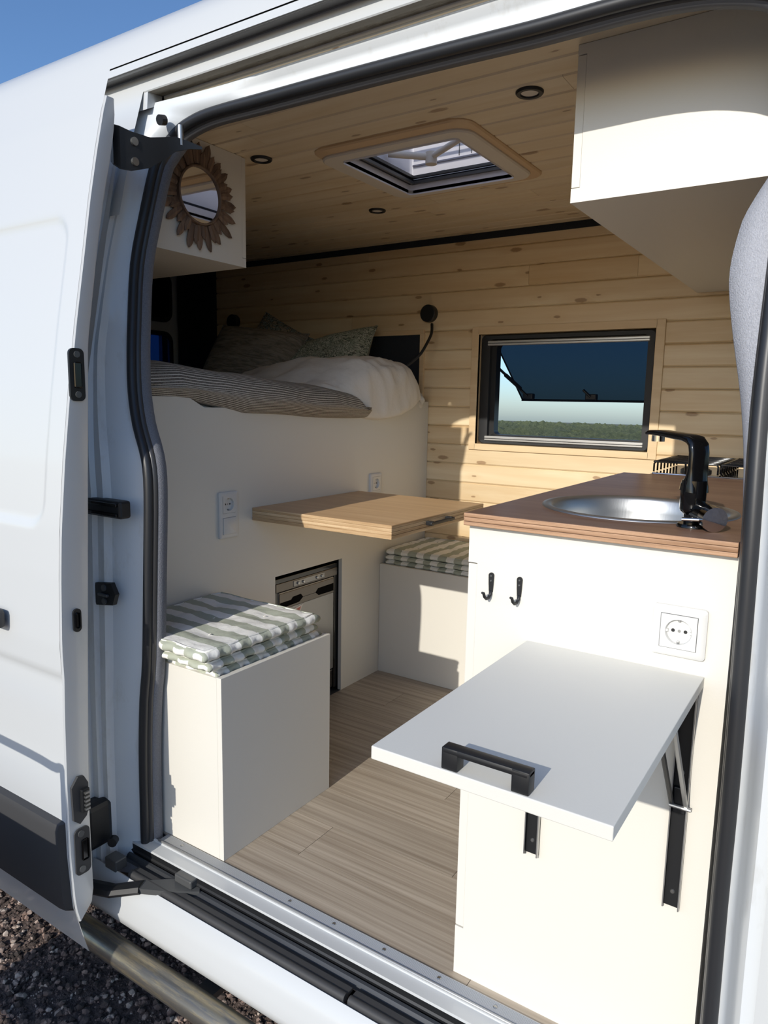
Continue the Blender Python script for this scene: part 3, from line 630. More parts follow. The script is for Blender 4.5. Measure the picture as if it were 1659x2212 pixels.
# side tube and wheel
tb = thing('side_bar', 'brushed steel side bar running below the white sill', 'step bar', (-.5, -.19, -.235))
k = NT('scuffed steel'); n = k.noise(k.pos((4, 40, 40)), 2, 5, .7); SCUFF = k.out(k.mix(k.ramp(n, [(.45, (0, 0, 0)), (.6, (1, 1, 1))]), col('#8d8b86'), col('#b3a78e')), .34, .85)
MB().tube([(-1.6, -.19, -.235), (.9, -.19, -.235)], .033, 20).build('tube', SCUFF, tb, True, sharp=50)
for x in (-.62, .5): MB().box(x, x + .05, -.175, .05, -.262, -.245).build('bracket', DARKM, tb)
R_ = .335; cz_ = gz(.1) + R_
MB().lathe([(.2, -.1), (.3, -.11), (R_, -.085), (R_ + .0, .085), (.3, .11), (.2, .1)], (-1.87, .1, cz_), 'y', 40).build('tyre', RUBBER, wg, True, sharp=40)
MB().lathe([(0, -.07), (.08, -.075), (.17, -.06), (.2, -.1), (.2, .1), (0, .1)], (-1.87, .1, cz_), 'y', 32).build('wheel_rim', ALU, wg, True, sharp=40)
# ------------------------------------------------------------------ bed box
BX = -1.079
bc = thing('bed_cabinet', 'tall white bed cabinet front with a fridge recess, carrying the bed', 'cabinet', (BX, .9, 0))
FY0, FY1, FZ1 = .6486, 1.039, .5475
def polypanel(name, mat, parent, pts_list, x0, x1):
    q = MB()
    for pts in pts_list: q.prism(pts, 'x', x0, x1)
    return q.build(name, mat, parent)
polypanel('front_panel', LAM, bc, [[(.09, 0), (FY0, 0), (FY0, 1.136), (.335, 1.136), (.272, 1.167), (.09, 1.167)], [(FY0, FZ1), (FY1, FZ1), (FY1, 1.136), (FY0, 1.136)], [(FY1, 0), (1.688, 0), (1.688, 1.167), (1.42, 1.167), (1.38, 1.136), (FY1, 1.136)]], BX - .016, BX)
MB().box(-2.42, BX - .016, .09, 1.666, 1.06, 1.08).build('bed_base', LAM, bc)
q = MB(); q.box(BX - .5, BX - .016, FY0 - .016, FY0, 0, FZ1 + .016); q.box(BX - .5, BX - .016, FY1, FY1 + .016, 0, FZ1 + .016); q.box(BX - .5, BX - .016, FY0, FY1, FZ1, FZ1 + .016); q.box(BX - .52, BX - .5, FY0, FY1, 0, FZ1); q.build('fridge_recess', BLACK, bc)
MB().box(-2.42, -2.40, .09, 1.666, 0, 1.06).build('rear_support', LAM, bc)

# fridge
fr = thing('fridge', 'black and silver compressor fridge in the recess of the bed cabinet', 'fridge', (BX - .03, .85, 0))
a0, a1 = FY0 + .012, FY1 - .008; fx = BX - .014
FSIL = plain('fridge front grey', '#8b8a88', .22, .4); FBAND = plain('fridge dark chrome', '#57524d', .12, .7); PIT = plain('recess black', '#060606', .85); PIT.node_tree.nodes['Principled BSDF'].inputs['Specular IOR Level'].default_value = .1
MB().box(fx - .45, fx - .012, a0, a1, .012, .53).build('body', BLACKG, fr)
q = MB(); q.box(fx - .014, fx - .002, a0, a1, .512, .53, .002); q.box(fx - .014, fx - .002, a0, a0 + .02, .015, .494, .002); q.box(fx - .014, fx - .002, a1 - .022, a1, .015, .494, .002); q.build('frame', BLACKG, fr)
MB().box(fx - .006, fx + .001, a0 + .006, a1 - .004, .481, .513, .002).build('control_strip', FBAND, fr)
cp = MB().box(fx, fx + .0025, a0 + .10, a0 + .285, .486, .508, .002).build('control_panel', FSIL, fr)
for y in (.125, .155, .235, .265): MB().lathe([(0, .006), (.004, .006), (.0055, .004), (.006, 0)], (fx + .0015, a0 + y, .497), 'x', 14).build('button', SCREW, cp)
dq = MB().box(fx - .012, fx - .001, a0 + .022, a1 - .024, .10, .478, .003); dq = dq.build('door', FSIL, fr)
y0, y1 = a0 + .024, a1 - .026; wd = y1 - y0
MB().box(fx - .002, fx + .001, y0, y1, .414, .474, .002).build('handle_band', FBAND, dq)
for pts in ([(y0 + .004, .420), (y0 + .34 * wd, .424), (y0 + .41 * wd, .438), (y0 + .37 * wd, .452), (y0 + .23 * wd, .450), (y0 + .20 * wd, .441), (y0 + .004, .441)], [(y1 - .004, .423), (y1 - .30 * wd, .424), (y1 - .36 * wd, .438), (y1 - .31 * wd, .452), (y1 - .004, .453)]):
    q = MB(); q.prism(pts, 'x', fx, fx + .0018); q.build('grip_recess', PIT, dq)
MB().box(fx, fx + .0016, y0 + .42 * wd, y1 - .36 * wd, .437, .4385).build('band_line', BLACK, dq)
MB().box(fx - .012, fx - .003, a0 + .022, a1 - .024, .02, .095, .003).build('vent_panel', BLACKG, fr)
tri = [(.697, .392), (.818, .411), (.762, .325)]
def shrink(P, k_): c0 = (sum(p[0] for p in P) / 3, sum(p[1] for p in P) / 3); return [(c0[0] + (p[0] - c0[0]) * k_, c0[1] + (p[1] - c0[1]) * k_) for p in P]
q = MB(); q.prism(tri, 'x', fx - .0012, fx + .0002); s1 = q.build('warning_sticker', plain('sticker white', '#efe9e2', .5), dq)
q = MB(); q.prism(shrink(tri, .78), 'x', fx, fx + .0008); q.build('sticker_print', plain('sticker red', '#c2453c', .5, speck=(220, '#e3a08f')), s1)

# ------------------------------------------------------------------ bedding
def noise2(x, y, s=1, seed=0):
    from mathutils import noise as nz
    return nz.noise(Vector((x * s, y * s, seed * 7.3)))
mt_ = MB().box(-2.41, BX - .03, .1, 1.67, 1.081, 1.165, .03); mt_ = mt_.build('mattress', plain('white sheet', '#d9d4ca', .9, bump=(30, .3, .004)), smooth=True, sharp=60); tag(mt_, 'white sheeted mattress under the bedding, its corner showing beside the pine wall', 'mattress')
# duvet: puffed sheet rolling over the front edge
def roll(u, top, front, low, back):
    """cross-section in (x,z): u 0..1 from far back over the front to the tucked lower edge"""
    pts = [(back, top - .05), (back * .6 + front * .4, top - .01), (front - .22, top), (front - .10, top - .004), (front - .03, top - .03), (front, top - .075), (front - .004, low + .03), (front - .03, low + .004), (front - .06, low)]
    t = u * (len(pts) - 1); i = min(int(t), len(pts) - 2); f = t - i
    P0, P1, P2, P3 = pts[max(i - 1, 0)], pts[i], pts[i + 1], pts[min(i + 2, len(pts) - 1)]
    return tuple(.5 * (2 * b + (c - a) * f + (2 * a - 5 * b + 4 * c - d) * f * f + (3 * b - a - 3 * c + d) * f ** 3) for a, b, c, d in zip(P0, P1, P2, P3))
NU, NV = 60, 110
q = MB(); q.uv = []; rows_ = []
for j in range(NV + 1):
    v = j / NV; y = .10 + v * 1.07; row = []
    top = interp(y, [.1, .25, .5, .8, 1.0, 1.24], [1.262, 1.272, 1.252, 1.236, 1.232, 1.20]); low = interp(y, [.1, .3, .5, .9, 1.24], [1.155, 1.15, 1.115, 1.105, 1.098]); fr_ = BX + interp(y, [.1, .3, .5, 1.24], [.012, .02, .035, .05])
    for i in range(NU + 1):
        u = i / NU; x, z = roll(u, top, fr_, low, -2.3)
        wv = .006 * noise2(x * 5, y * 5, 1, 3) + .010 * noise2(x * 2, y * 2.5, 1, 5)
        # the blanket's end is cut on a slant where the duvet shows
        yy = y - .20 * v * max(0, (1 - u * 1.35))
        row.append((x + wv * .8, yy, z + wv + (.012 if u < .6 else .0) * 0)); q.uv.append((u, v))
    rows_.append(row)
q.strip(rows_)
k = NT('striped woven blanket'); uv = k.n('TexCoord').outputs['UV']; sp = k.n('SeparateXYZ'); k.l(uv, sp.inputs[0])
wob = k.math('MULTIPLY', k.noise(k.pos((1, 1, 1)), 6, 2), .012); ln = k.math('FRACT', k.math('MULTIPLY', k.math('ADD', sp.outputs[0], wob), 46)); isl = k.math('LESS_THAN', ln, .25)
wv = k.noise(k.pos((1, 1, 1)), 420, 2); c = k.mix(k.ramp(wv, [(.42, (0, 0, 0)), (.58, (1, 1, 1))]), col('#8d857a'), col('#5f5850')); c = k.mix(isl, c, col('#e9e2d4')); k.bump(isl, .5, .003)
bl = q.build('striped_blanket', k.out(c, .95), smooth=True); sm = bl.modifiers.new('thick', 'SOLIDIFY'); sm.thickness = .012; sm.offset = -1
tag(bl, 'greyish brown woven blanket with thin cream stripes rolled over the bed edge', 'blanket')
q = MB(); rows_ = []; NV = 90
for j in range(NV + 1):
    v = j / NV; y = .72 + v * .93; row = []
    top = interp(y, [.72, .9, 1.05, 1.17, 1.3, 1.45, 1.56, 1.62, 1.65], [1.185, 1.195, 1.255, 1.342, 1.358, 1.332, 1.283, 1.22, 1.18]); low = interp(y, [.7, 1.1, 1.25, 1.4, 1.55, 1.65], [1.13, 1.098, 1.092, 1.10, 1.135, 1.16])
    fr_ = BX + interp(y, [.7, 1.08, 1.17, 1.3, 1.5, 1.6, 1.65], [-.03, -.015, .05, .062, .045, .01, -.03])
    for i in range(NU + 1):
        u = i / NU; x, z = roll(u, top, fr_, low, -1.75)
        e = math.sin(math.pi * min(1, max(0, (v - 0) / 1)))
        wr_ = .010 * noise2(x * 9 + y * 4, y * 7, 1, 2) + .018 * (.5 - abs(noise2(x * 13 - y * 6 + z * 4, y * 11 + z * 7, 1, 4))) + .009 * (.5 - abs(noise2(x * 26 + y * 9, y * 22 + z * 12, 1, 14))) + .02 * noise2(x * 3, y * 4, 1, 8) - .012
        ridge = .010 * abs(math.sin(9 * x - 14 * y + 2.5 * noise2(x, y, 3, 1)))
        row.append((x + wr_ * .95 * min(1, max(0, (u - .3) * 4)), y, z + (wr_ + ridge) * (.4 + .6 * (u < .65))))
    rows_.append(row)
q.strip(rows_)
dv_ = q.build('duvet', plain('crumpled white linen', '#e3ded6', .9, bump=(60, .35, .004)), smooth=True); sm = dv_.modifiers.new('thick', 'SOLIDIFY'); sm.thickness = .015; sm.offset = -1
tag(dv_, 'crumpled white linen duvet bulging over the corner of the bed', 'duvet')
def pillow(name, label, c0, w_, h_, t_, rot, mat):
    o = thing(name, label, 'pillow', c0, 'pillows heaped on the bed', True, rot); N = 26; q = MB()
    for sgn in (1, -1):
        rows_ = []
        for i in range(N + 1):
            r = []
            for j in range(N + 1):
                a, b = 2 * i / N - 1, 2 * j / N - 1
                th = max(0, (1 - abs(a) ** 2.6)) ** .5 * max(0, (1 - abs(b) ** 2.6)) ** .5
                pin = 1 - .07 * (1 - abs(a) ** 2) * abs(b) ** 3; pin2 = 1 - .07 * (1 - abs(b) ** 2) * abs(a) ** 3
                n_ = .012 * noise2(a * 2, b * 2, 1.3, 3) * th
                r.append((a * w_ / 2 * pin2, b * h_ / 2 * pin, sgn * (th * t_ / 2 + n_) + .0))
            rows_.append(r)
        if sgn < 0: rows_ = rows_[::-1]
        q.strip(rows_)
    bm_ = bmesh.new(); me = bpy.data.meshes.new('t'); me.from_pydata(q.v, [], q.f); bm_.from_mesh(me); bmesh.ops.remove_doubles(bm_, verts=bm_.verts[:], dist=.0005); bmesh.ops.recalc_face_normals(bm_, faces=bm_.faces[:]); q = MB(); q.bm(bm_); bm_.free(); bpy.data.meshes.remove(me)
    b = q.build('cover', mat, o, True)
    pts = [(a * w_ / 2 * (1 - .07 * (1 - b * b) * abs(a) ** 3), b * h_ / 2 * (1 - .07 * (1 - a * a) * abs(b) ** 3), 0) for a, b in [(-1 + .1 * i, -1) for i in range(20)] + [(1, -1 + .1 * i) for i in range(20)] + [(1 - .1 * i, 1) for i in range(20)] + [(-1, 1 - .1 * i) for i in range(21)]]
    MB().tube(pts, .004, 6).build('piping', mat, o, True)
    return o
def leafy(name, base, leaf, dark, sc=22):
    k = NT(name); p = k.pos((1, 1.9, .4), True); n = k.noise(p, 9, 3, .5)
    vo = k.n('TexVoronoi', feature='DISTANCE_TO_EDGE'); vo.inputs['Scale'].default_value = sc; k.l(k.n('Mapping').outputs[0], vo.inputs['Vector'])
    ad = k.n('VectorMath', operation='ADD'); k.l(p, ad.inputs[0]); nn = k.n('TexNoise'); nn.inputs['Scale'].default_value = 7; k.l(p, nn.inputs['Vector']); sc_ = k.n('VectorMath', operation='SCALE'); k.l(nn.outputs['Color'], sc_.inputs[0]); sc_.inputs['Scale'].default_value = .12; k.l(sc_.outputs[0], ad.inputs[1]); k.l(ad.outputs[0], vo.inputs['Vector'])
    ln = k.math('LESS_THAN', vo.outputs['Distance'], .075)
    v2 = k.n('TexVoronoi'); v2.inputs['Scale'].default_value = sc; k.l(ad.outputs[0], v2.inputs['Vector']); s_ = k.n('SeparateColor'); k.l(v2.outputs['Color'], s_.inputs[0])
    c = k.mix(k.math('GREATER_THAN', s_.outputs[0], .55), col(base), col(leaf)); c = k.mix(ln, c, col(dark)); k.bump(n, .3, .01); return k.out(c, .9)
k = NT('grey seersucker'); p = k.pos((14, 90, 14), True); n = k.noise(p, 1, 3, .6, 1); SEER = k.out(k.mix(k.ramp(n, [(.35, (0, 0, 0)), (.6, (1, 1, 1))]), col('#6d675e'), col('#978f83')), .95); k.bump(n, .9, .01)
pillow('pillow', 'grey brown gathered seersucker pillow leaning behind the striped blanket', (-1.82, 1.30, 1.315), .47, .42, .2, (math.radians(58), math.radians(6), math.radians(12)), SEER)
pillow('pillow', 'sage green pillow with dark leaf print lying against the white duvet', (-1.52, 1.42, 1.305), .56, .40, .17, (math.radians(44), math.radians(-14), math.radians(10)), leafy('leaf print', '#c3c5b4', '#a3ab98', '#4a524a', 80))
pillow('pillow', 'dim blue and beige leaf patterned pillow farthest back on the bed', (-1.88, 1.56, 1.345), .46, .40, .14, (math.radians(66), math.radians(24), math.radians(4)), leafy('blue leaf print', '#a89f90', '#8f9a98', '#4d5654', 60))

# ------------------------------------------------------------------ reading lamps
def reading_lamp(name, label, x, z, path):
    o = thing(name, label, 'lamp', (x, WY, z), 'black reading lamps above the bed')
    MB().lathe([(0, -.03), (.034, -.03), (.038, -.027), (.0385, -.003), (.038, 0), (0, 0)], (x, WY, z), 'y', 32).build('wall_base', BLACK, o, True, sharp=35)
    MB().tube(spline(path, 6), .0065, 10).build('gooseneck', BLACK, o, True)
    e = Vector(path[-1]); d = (Vector(path[-1]) - Vector(path[-2])).normalized()
    MB().cyl(e, e + d * .07, .014, 16, .016).build('lamp_head', BLACK, o, True, sharp=40)
reading_lamp('reading_lamp', 'black gooseneck reading lamp on the pine wall left of the window', -1.082, 1.558, [(-1.0532, 1.655, 1.5091), (-1.0341, 1.62, 1.4653), (-1.0329, 1.58, 1.4184), (-1.0465, 1.55, 1.3713), (-1.0743, 1.52, 1.3345), (-1.0975, 1.49, 1.3057)])
reading_lamp('reading_lamp', 'dark reading lamp in the shadowed rear corner over the bed', -2.30, 1.575, [(-2.30, 1.66, 1.55), (-2.30, 1.62, 1.50), (-2.31, 1.60, 1.44), (-2.33, 1.6, 1.36)])

# ------------------------------------------------------------------ seat box and bench
sb = thing('seat_box', 'white seat box by the door sill carrying the left cushion stack', 'seat box', (-.87, .2, 0))
XS, Y0, Y1, HS = -.655, -.018, .417, .4865
MB().box(XS - .016, XS, Y0, Y1, 0, HS, .001).build('side_panel', LAM, sb); MB().box(BX + .001, XS - .0162, Y0, Y0 + .016, 0, HS - .002, .001).build('front_panel', LAM, sb)
MB().box(BX + .001, XS - .0162, Y1 - .016, Y1, 0, HS - .002).build('rear_panel', LAM, sb); MB().box(BX + .002, XS - .017, Y0 + .017, Y1 - .017, HS - .032, HS - .016).build('lid', LAMTOP, sb)
bb = thing('bench_box', 'white bench box under the pine wall carrying the far cushion stack', 'seat box', (-.75, 1.5, 0))
MB().box(BX + .001, .03, 1.3085, 1.3245, 0, .479, .001).build('front_panel', LAM, bb); MB().box(BX + .001, .03, 1.325, WY - .004, .455, .471).build('lid', LAMTOP, bb); MB().box(.014, .03, 1.325, WY - .004, 0, .455).build('side_panel', LAM, bb)
def pad(name, label, cx, cy, z0, w_, d_, t_, mat, group, seed, rz=0, droop=None):
    o = thing(name, label, 'cushion', (cx, cy, z0 + t_ / 2), group, True, (0, 0, rz)); N = 40; q = MB(); tu = [(-.5, -.5), (.5, -.5), (0, 0), (-.5, .5), (.5, .5)]
    def hgt(a, b):
        e = max(abs(a), abs(b)); th = max(0, 1 - e ** 8) ** .5
        dip = sum(math.exp(-((a - p) ** 2 + (b - q_) ** 2) / .045) for p, q_ in tu); val = sum(math.exp(-abs((a - p) * .8 + (b - q_) * .2) / .1) for p, q_ in tu) * .0
        pk = .07 * math.sin(a * 17 + seed) * math.sin(b * 15 + 2 * seed) * max(0, e - .55) / .45
        return .80 + .20 * th - .42 * min(dip, 1) * th + pk
    rows = []
    def P(a, b, s_):
        n_ = .003 * noise2(a * 4 + seed, b * 4, 1.2, seed) + .0025 * noise2(a * 9, b * 9 + seed, 1, seed)
        x, y = a * w_ / 2 + .004 * noise2(b * 6, seed, 1, 2), b * d_ / 2 + .004 * noise2(a * 6, seed, 1, 4)
        z = s_ * t_ / 2 * hgt(a, b) + n_
        if droop: z += droop(x, y)
        return (x, y, z)
    V = lambda s_: [[P(2 * i / N - 1, 2 * j / N - 1, s_) for j in range(N + 1)] for i in range(N + 1)]
    top, bot = V(1), V(-1); q.strip(top); q.strip(bot[::-1])
    ringi = [(i, 0) for i in range(N)] + [(N, j) for j in range(N)] + [(N - i, N) for i in range(N)] + [(0, N - j) for j in range(N)]
    rt, rb = [top[i][j] for i, j in ringi], [bot[i][j] for i, j in ringi]
    def mid(f, out):
        r = []
        for (a, b), (i, j) in zip(zip(rt, rb), ringi):
            nx, ny = 2 * i / N - 1, 2 * j / N - 1; l_ = max(abs(nx), abs(ny)); dx = nx if abs(nx) == l_ else nx * .6; dy = ny if abs(ny) == l_ else ny * .6
            pu = out * (1 + .25 * math.sin(i * 1.3 + j * 1.7)); r.append((a[0] * f + b[0] * (1 - f) + dx * pu, a[1] * f + b[1] * (1 - f) + dy * pu, a[2] * f + b[2] * (1 - f)))
        return r
    q.strip([rb, mid(.12, .008), mid(.32, .0125), mid(.5, .0135), mid(.68, .0125), mid(.88, .008), rt], True)
    bm_ = bmesh.new(); me = bpy.data.meshes.new('t'); me.from_pydata(q.v, [], q.f); bm_.from_mesh(me); bmesh.ops.remove_doubles(bm_, verts=bm_.verts[:], dist=.0003); bmesh.ops.recalc_face_normals(bm_, faces=bm_.faces[:]); q = MB(); q.bm(bm_); bm_.free(); bpy.data.meshes.remove(me)
    q.build('cover', mat, o, True)
    for s_, zz in ((1, .0),):
        pts = [P(2 * i / N - 1, 2 * j / N - 1, 1) for i, j in ringi[::4]]; pts.append(pts[0]); MB().tube([(x, y, z - .001) for x, y, z in pts], .0035, 6, False).build('piping', mat, o, True)
    for a, b in tu:
        x, y, z = P(a, b, 1); MB().tube([(x - .004, y, z + .0005), (x, y + .002, z + .004), (x + .005, y - .002, z + .0055)], .0012, 5).build('tuft_thread', plain('thread', '#d8d5cc', .9) if 'thread' not in bpy.data.materials else bpy.data.materials['thread'], o)
    return o
gl = 'striped cushions stacked on the seat box'
pad('seat_cushion', 'striped green and white cushion at the bottom of the stack by the door', -.876, .196, .472, .372, .385, .027, STRIPE_Y, gl, 1, 0)
pad('seat_cushion', 'striped green and white cushion in the middle of the stack by the door', -.872, .168, .4985, .372, .395, .028, STRIPE_Y, gl, 2, .015)
pad('seat_cushion', 'striped green and white tufted cushion on top of the stack by the door', -.866, .160, .5265, .378, .40, .034, STRIPE_Y, gl, 3, -.02)
gl = 'striped cushions stacked on the far bench'
pad('seat_cushion', 'striped cushion at the bottom of the far stack on the bench by the wall', -.86, 1.512, .4725, .385, .335, .022, STRIPE_X, gl, 4)
pad('seat_cushion', 'striped cushion in the middle of the far stack on the bench by the wall', -.86, 1.510, .4945, .385, .335, .022, STRIPE_X, gl, 5)
pad('seat_cushion', 'striped cushion on top of the far stack on the bench by the wall', -.86, 1.512, .5165, .385, .335, .027, STRIPE_X, gl, 6)

# ------------------------------------------------------------------ dining table board
tb_ = thing('dining_table', 'brown wooden table board cantilevered from the bed cabinet over the fridge', 'table', (-.8, .84, .765))
TX, TY0, TY1, TZ = -.5245, .5355, 1.147, .8068
MB().box(BX + .001, TX - .002, TY0 + .002, TY1, TZ - .002, TZ, ).build('top_veneer', TABLEW, tb_)
MB().box(BX + .001, TX - .002, TY0 + .002, TY1, TZ - .042, TZ - .002).build('core', TABLE_E, tb_)
for z0, z1 in ((-.042, -.031), (-.030, -.0205), (-.0195, -.010), (-.0095, -.0005)):
    MB().box(BX + .001, TX, TY0, TY0 + .003, TZ + z0, TZ + z1, .0012).build('edge_band', TABLE_E, tb_); MB().box(TX - .003, TX, TY0 + .003, TY1, TZ + z0, TZ + z1, .0012).build('edge_band', TABLE_E, tb_)
h_ = MB()
for y in (.74, .865): h_.box(TX, TX + .024, y - .007, y + .007, .782, .796, .002)
h_.box(TX + .016, TX + .026, .725, .88, .785, .793, .002); h_.build('handle', BLACK, tb_)

# ------------------------------------------------------------------ kitchen cabinet
kc = thing('kitchen_cabinet', 'white kitchen cabinet block in the doorway under the brown worktop', 'cabinet', (.25, .6, 0))
KX1 = .452
q = MB(); q.prism([(-.006, 0), (KX1, 0), (KX1, .9385), (-.006, .9385), (-.006, .867), (.0125, .867), (.0125, .106), (-.006, .106)], 'y', 0, .016); q.build('side_panel', LAM, kc)
MB().box(-.006, .0122, .0006, .50, .1085, .8645, .001).build('door', LAM, kc); MB().box(-.006, .0122, .503, 1.04, .1085, .8645, .001).build('door', LAM, kc)
MB().box(-.004, .0122, .0165, 1.04, .867, .9385).build('top_rail', LAM, kc); MB().box(-.004, .0122, .0165, 1.04, 0, .105).build('plinth', LAM, kc)
MB().box(KX1 - .016, KX1, .0165, 1.45, 0, .9385).build('back_panel', LAM, kc); MB().box(.056, KX1 - .016, 1.43, 1.45, 0, .9385).build('rear_panel', LAM, kc)
MB().box(.056, .072, 1.06, 1.43, 0, .9385).build('hob_side_panel', LAM, kc); MB().box(.0122, KX1 - .016, 1.04, 1.056, 0, .9385).build('partition', LAM, kc)
wt = thing('kitchen_worktop', 'brown wood worktop with the round sink and the faucet', 'worktop', (.22, .5, .9385))
SCX, SCY, SR = .232, .262, .182
def plate_hole(x0, x1, y0, y1, z0, z1, cx, cy, r, N=72):
    ang = sorted(set([2 * math.pi * i / N for i in range(N)] + [math.atan2(y - cy, x - cx) % (2 * math.pi) for x in (x0, x1) for y in (y0, y1)]))
    C_, R_ = [], []
    for a in ang:
        c, s_ = math.cos(a), math.sin(a); t = min([((x1 if c > 0 else x0) - cx) / c if abs(c) > 1e-9 else 9, ((y1 if s_ > 0 else y0) - cy) / s_ if abs(s_) > 1e-9 else 9])
        C_.append((cx + r * c, cy + r * s_)); R_.append((cx + t * c, cy + t * s_))
    q = MB(); q.strip([[(x, y, z1) for x, y in C_], [(x, y, z1) for x, y in R_], [(x, y, z0) for x, y in R_], [(x, y, z0) for x, y in C_], [(x, y, z1) for x, y in C_]], True); return q
plate_hole(-.009, KX1, -.0145, 1.048, .9390, .9625, SCX, SCY, SR - .006).build('board', WALNUT, wt)
for z0, z1 in ((.9390, .9462), (.9470, .9545), (.9550, .9622)): MB().box(-.010, KX1, -.017, -.0145, z0, z1, .001).build('edge_band', WALN_E, wt)
for z0, z1 in ((.9390, .9505), (.9512, .9622)): MB().box(-.0115, -.009, -.016, 1.048, z0, z1, .001).build('edge_band', WALN_E, wt)
MB().box(.056, KX1, 1.0485, 1.45, .9390, .9585).build('hob_base', WALNUT, wt)
sk_ = thing('round_sink', 'round stainless steel sink set into the brown worktop', 'sink', (SCX, SCY, .9625))
MB().lathe([(SR + .004, .0004), (SR + .003, .0025), (SR - .006, .004), (SR - .012, .0025), (SR - .018, -.004), (SR - .022, -.03), (SR - .026, -.12), (SR - .05, -.145), (.03, -.15), (0, -.15)], (SCX, SCY, .9625), 'z', 72).build('bowl', STEEL, sk_, True, sharp=60)
MB().lathe([(0, .004), (.02, .004), (.03, .001)], (SCX, SCY, .8130), 'z', 24).build('drain', CHROME, sk_, True)
fa = thing('faucet', 'glossy black angular faucet with chrome lever at the sink edge', 'faucet', (.361, .105, .9625))
bx, by, bz = .361, .105, .9625
MB().lathe([(0, .006), (.024, .006), (.026, .003), (.026, 0)], (bx + .005, by - .012, bz), 'z', 28).build('base_plate', BLACKG, fa, True, sharp=40)
MB().lathe([(.012, .004), (.013, .02), (.019, .025), (.0205, .03), (.021, .062), (.0205, .078), (0, .08)], (bx, by, bz), 'z', 28).build('body', BLACKG, fa, True, sharp=40)
dirv = Vector((-.72, .62, 0)).normalized(); sv = Vector((dirv.y, -dirv.x, 0))
def ribbon(name, cent, wid, thk, mat, parent):
    """flat band with rounded edges along a path in the vertical plane of dirv"""
    rows = []
    for i, (d, z) in enumerate(cent):
        a, b = cent[max(i - 1, 0)], cent[min(i + 1, len(cent) - 1)]; t = Vector((b[0] - a[0], b[1] - a[1])).normalized(); nrm = (-t.y, t.x)
        w2, t2 = wid[i] / 2, thk[i] / 2; row = []
        for k_ in range(16):
            an = 2 * math.pi * k_ / 16; cx, cy = abs(math.cos(an)) ** .5 * math.copysign(1, math.cos(an)), abs(math.sin(an)) ** .6 * math.copysign(1, math.sin(an))
            p = Vector((bx, by, bz)) + dirv * (d + nrm[0] * cy * t2) + sv * cx * w2 + Vector((0, 0, z + nrm[1] * cy * t2)); row.append(tuple(p))
        rows.append(row)
    q = MB(); q.strip(rows, True); q.f += [tuple(range(15, -1, -1)), tuple(len(q.v) - 16 + i for i in range(16))]; return q.build(name, mat, parent, True, sharp=60)
ribbon('spout', [(0, .06), (-.001, .07), (-.004, .082), (-.006, .10), (-.006, .125), (-.003, .138), (.006, .146), (.02, .149), (.05, .151), (.09, .154), (.115, .154), (.122, .152)], [.042, .041, .038, .037, .037, .037, .036, .036, .036, .035, .034, .032], [.038, .034, .02, .013, .013, .014, .015, .013, .012, .011, .009, .006], BLACKG, fa)
tip = Vector((bx, by, bz)) + dirv * .105; MB().cyl(tip + Vector((0, 0, .149)), tip + Vector((0, 0, .138)), .0115, 18).build('aerator', CHROME, fa, True, sharp=40)
la_, lb_ = Vector((bx - .002, by + .02, bz + .028)), Vector((bx + .044, by - .05, bz + .021))
MB().cyl(la_, lb_, .0195, 28).build('lever_body', BLACKG, fa, True, sharp=40)
d = (lb_ - la_).normalized(); MB().cyl(lb_ - d * .018, lb_ + d * .002, .0205, 32).build('lever_cap', CHROME, fa, True, sharp=40)
MB().tube([lb_ + Vector((-.012, .004, -.002)), lb_ + Vector((-.05, .002, -.004))], .0048, 10, flat=.7).build('lever', CHROME, fa, True, sharp=50)
# hob
hb = thing('gas_hob', 'gas hob with black wire pan grates at the far end of the worktop', 'hob', (.27, 1.25, .9585))
HB0, HB1, HC0, HC1 = .066, KX1 - .01, 1.075, 1.43
q = MB(); q.box(HB0, HB1, HC0, HC1, .9587, .966, .003); q.build('tray', CHROME, hb)
for cx, cy in ((.17, 1.2), (.34, 1.31)):
    MB().lathe([(.045, 0), (.045, .006), (.035, .012), (.03, .014), (0, .015)], (cx, cy, .966), 'z', 28).build('burner', BLACK, hb, True, sharp=40)
for g0, g1 in ((HB0 + .004, .25), (.26, HB1 - .004)):
    gt = MB(); z = .9985
    gt.tube([(g0, HC0 + .01, z), (g0, HC1 - .02, z), (g1, HC1 - .02, z), (g1, HC0 + .01, z), (g0, HC0 + .01, z)], .003, 8); gr_ = gt.build('pan_grate', BLACKG, hb, True, sharp=50)
    for i in range(8):
        y = HC0 + .01 + i * (HC1 - HC0 - .03) / 7
        b_ = MB(); b_.tube([(g0, y, .968), (g0, y, z - .006), (g0 + .006, y, z), (g1 - .006, y, z), (g1, y, z - .006), (g1, y, .968)], .0028, 8); b_.build('grate_bar', BLACKG, gr_, True)
    b_ = MB(); 
    for y in (HC0 + .01, HC1 - .02):
        b_ = MB().tube([((g0 + g1) / 2, y, .967), ((g0 + g1) / 2, y, z)], .003, 8); b_.build('grate_foot', BLACKG, gr_)
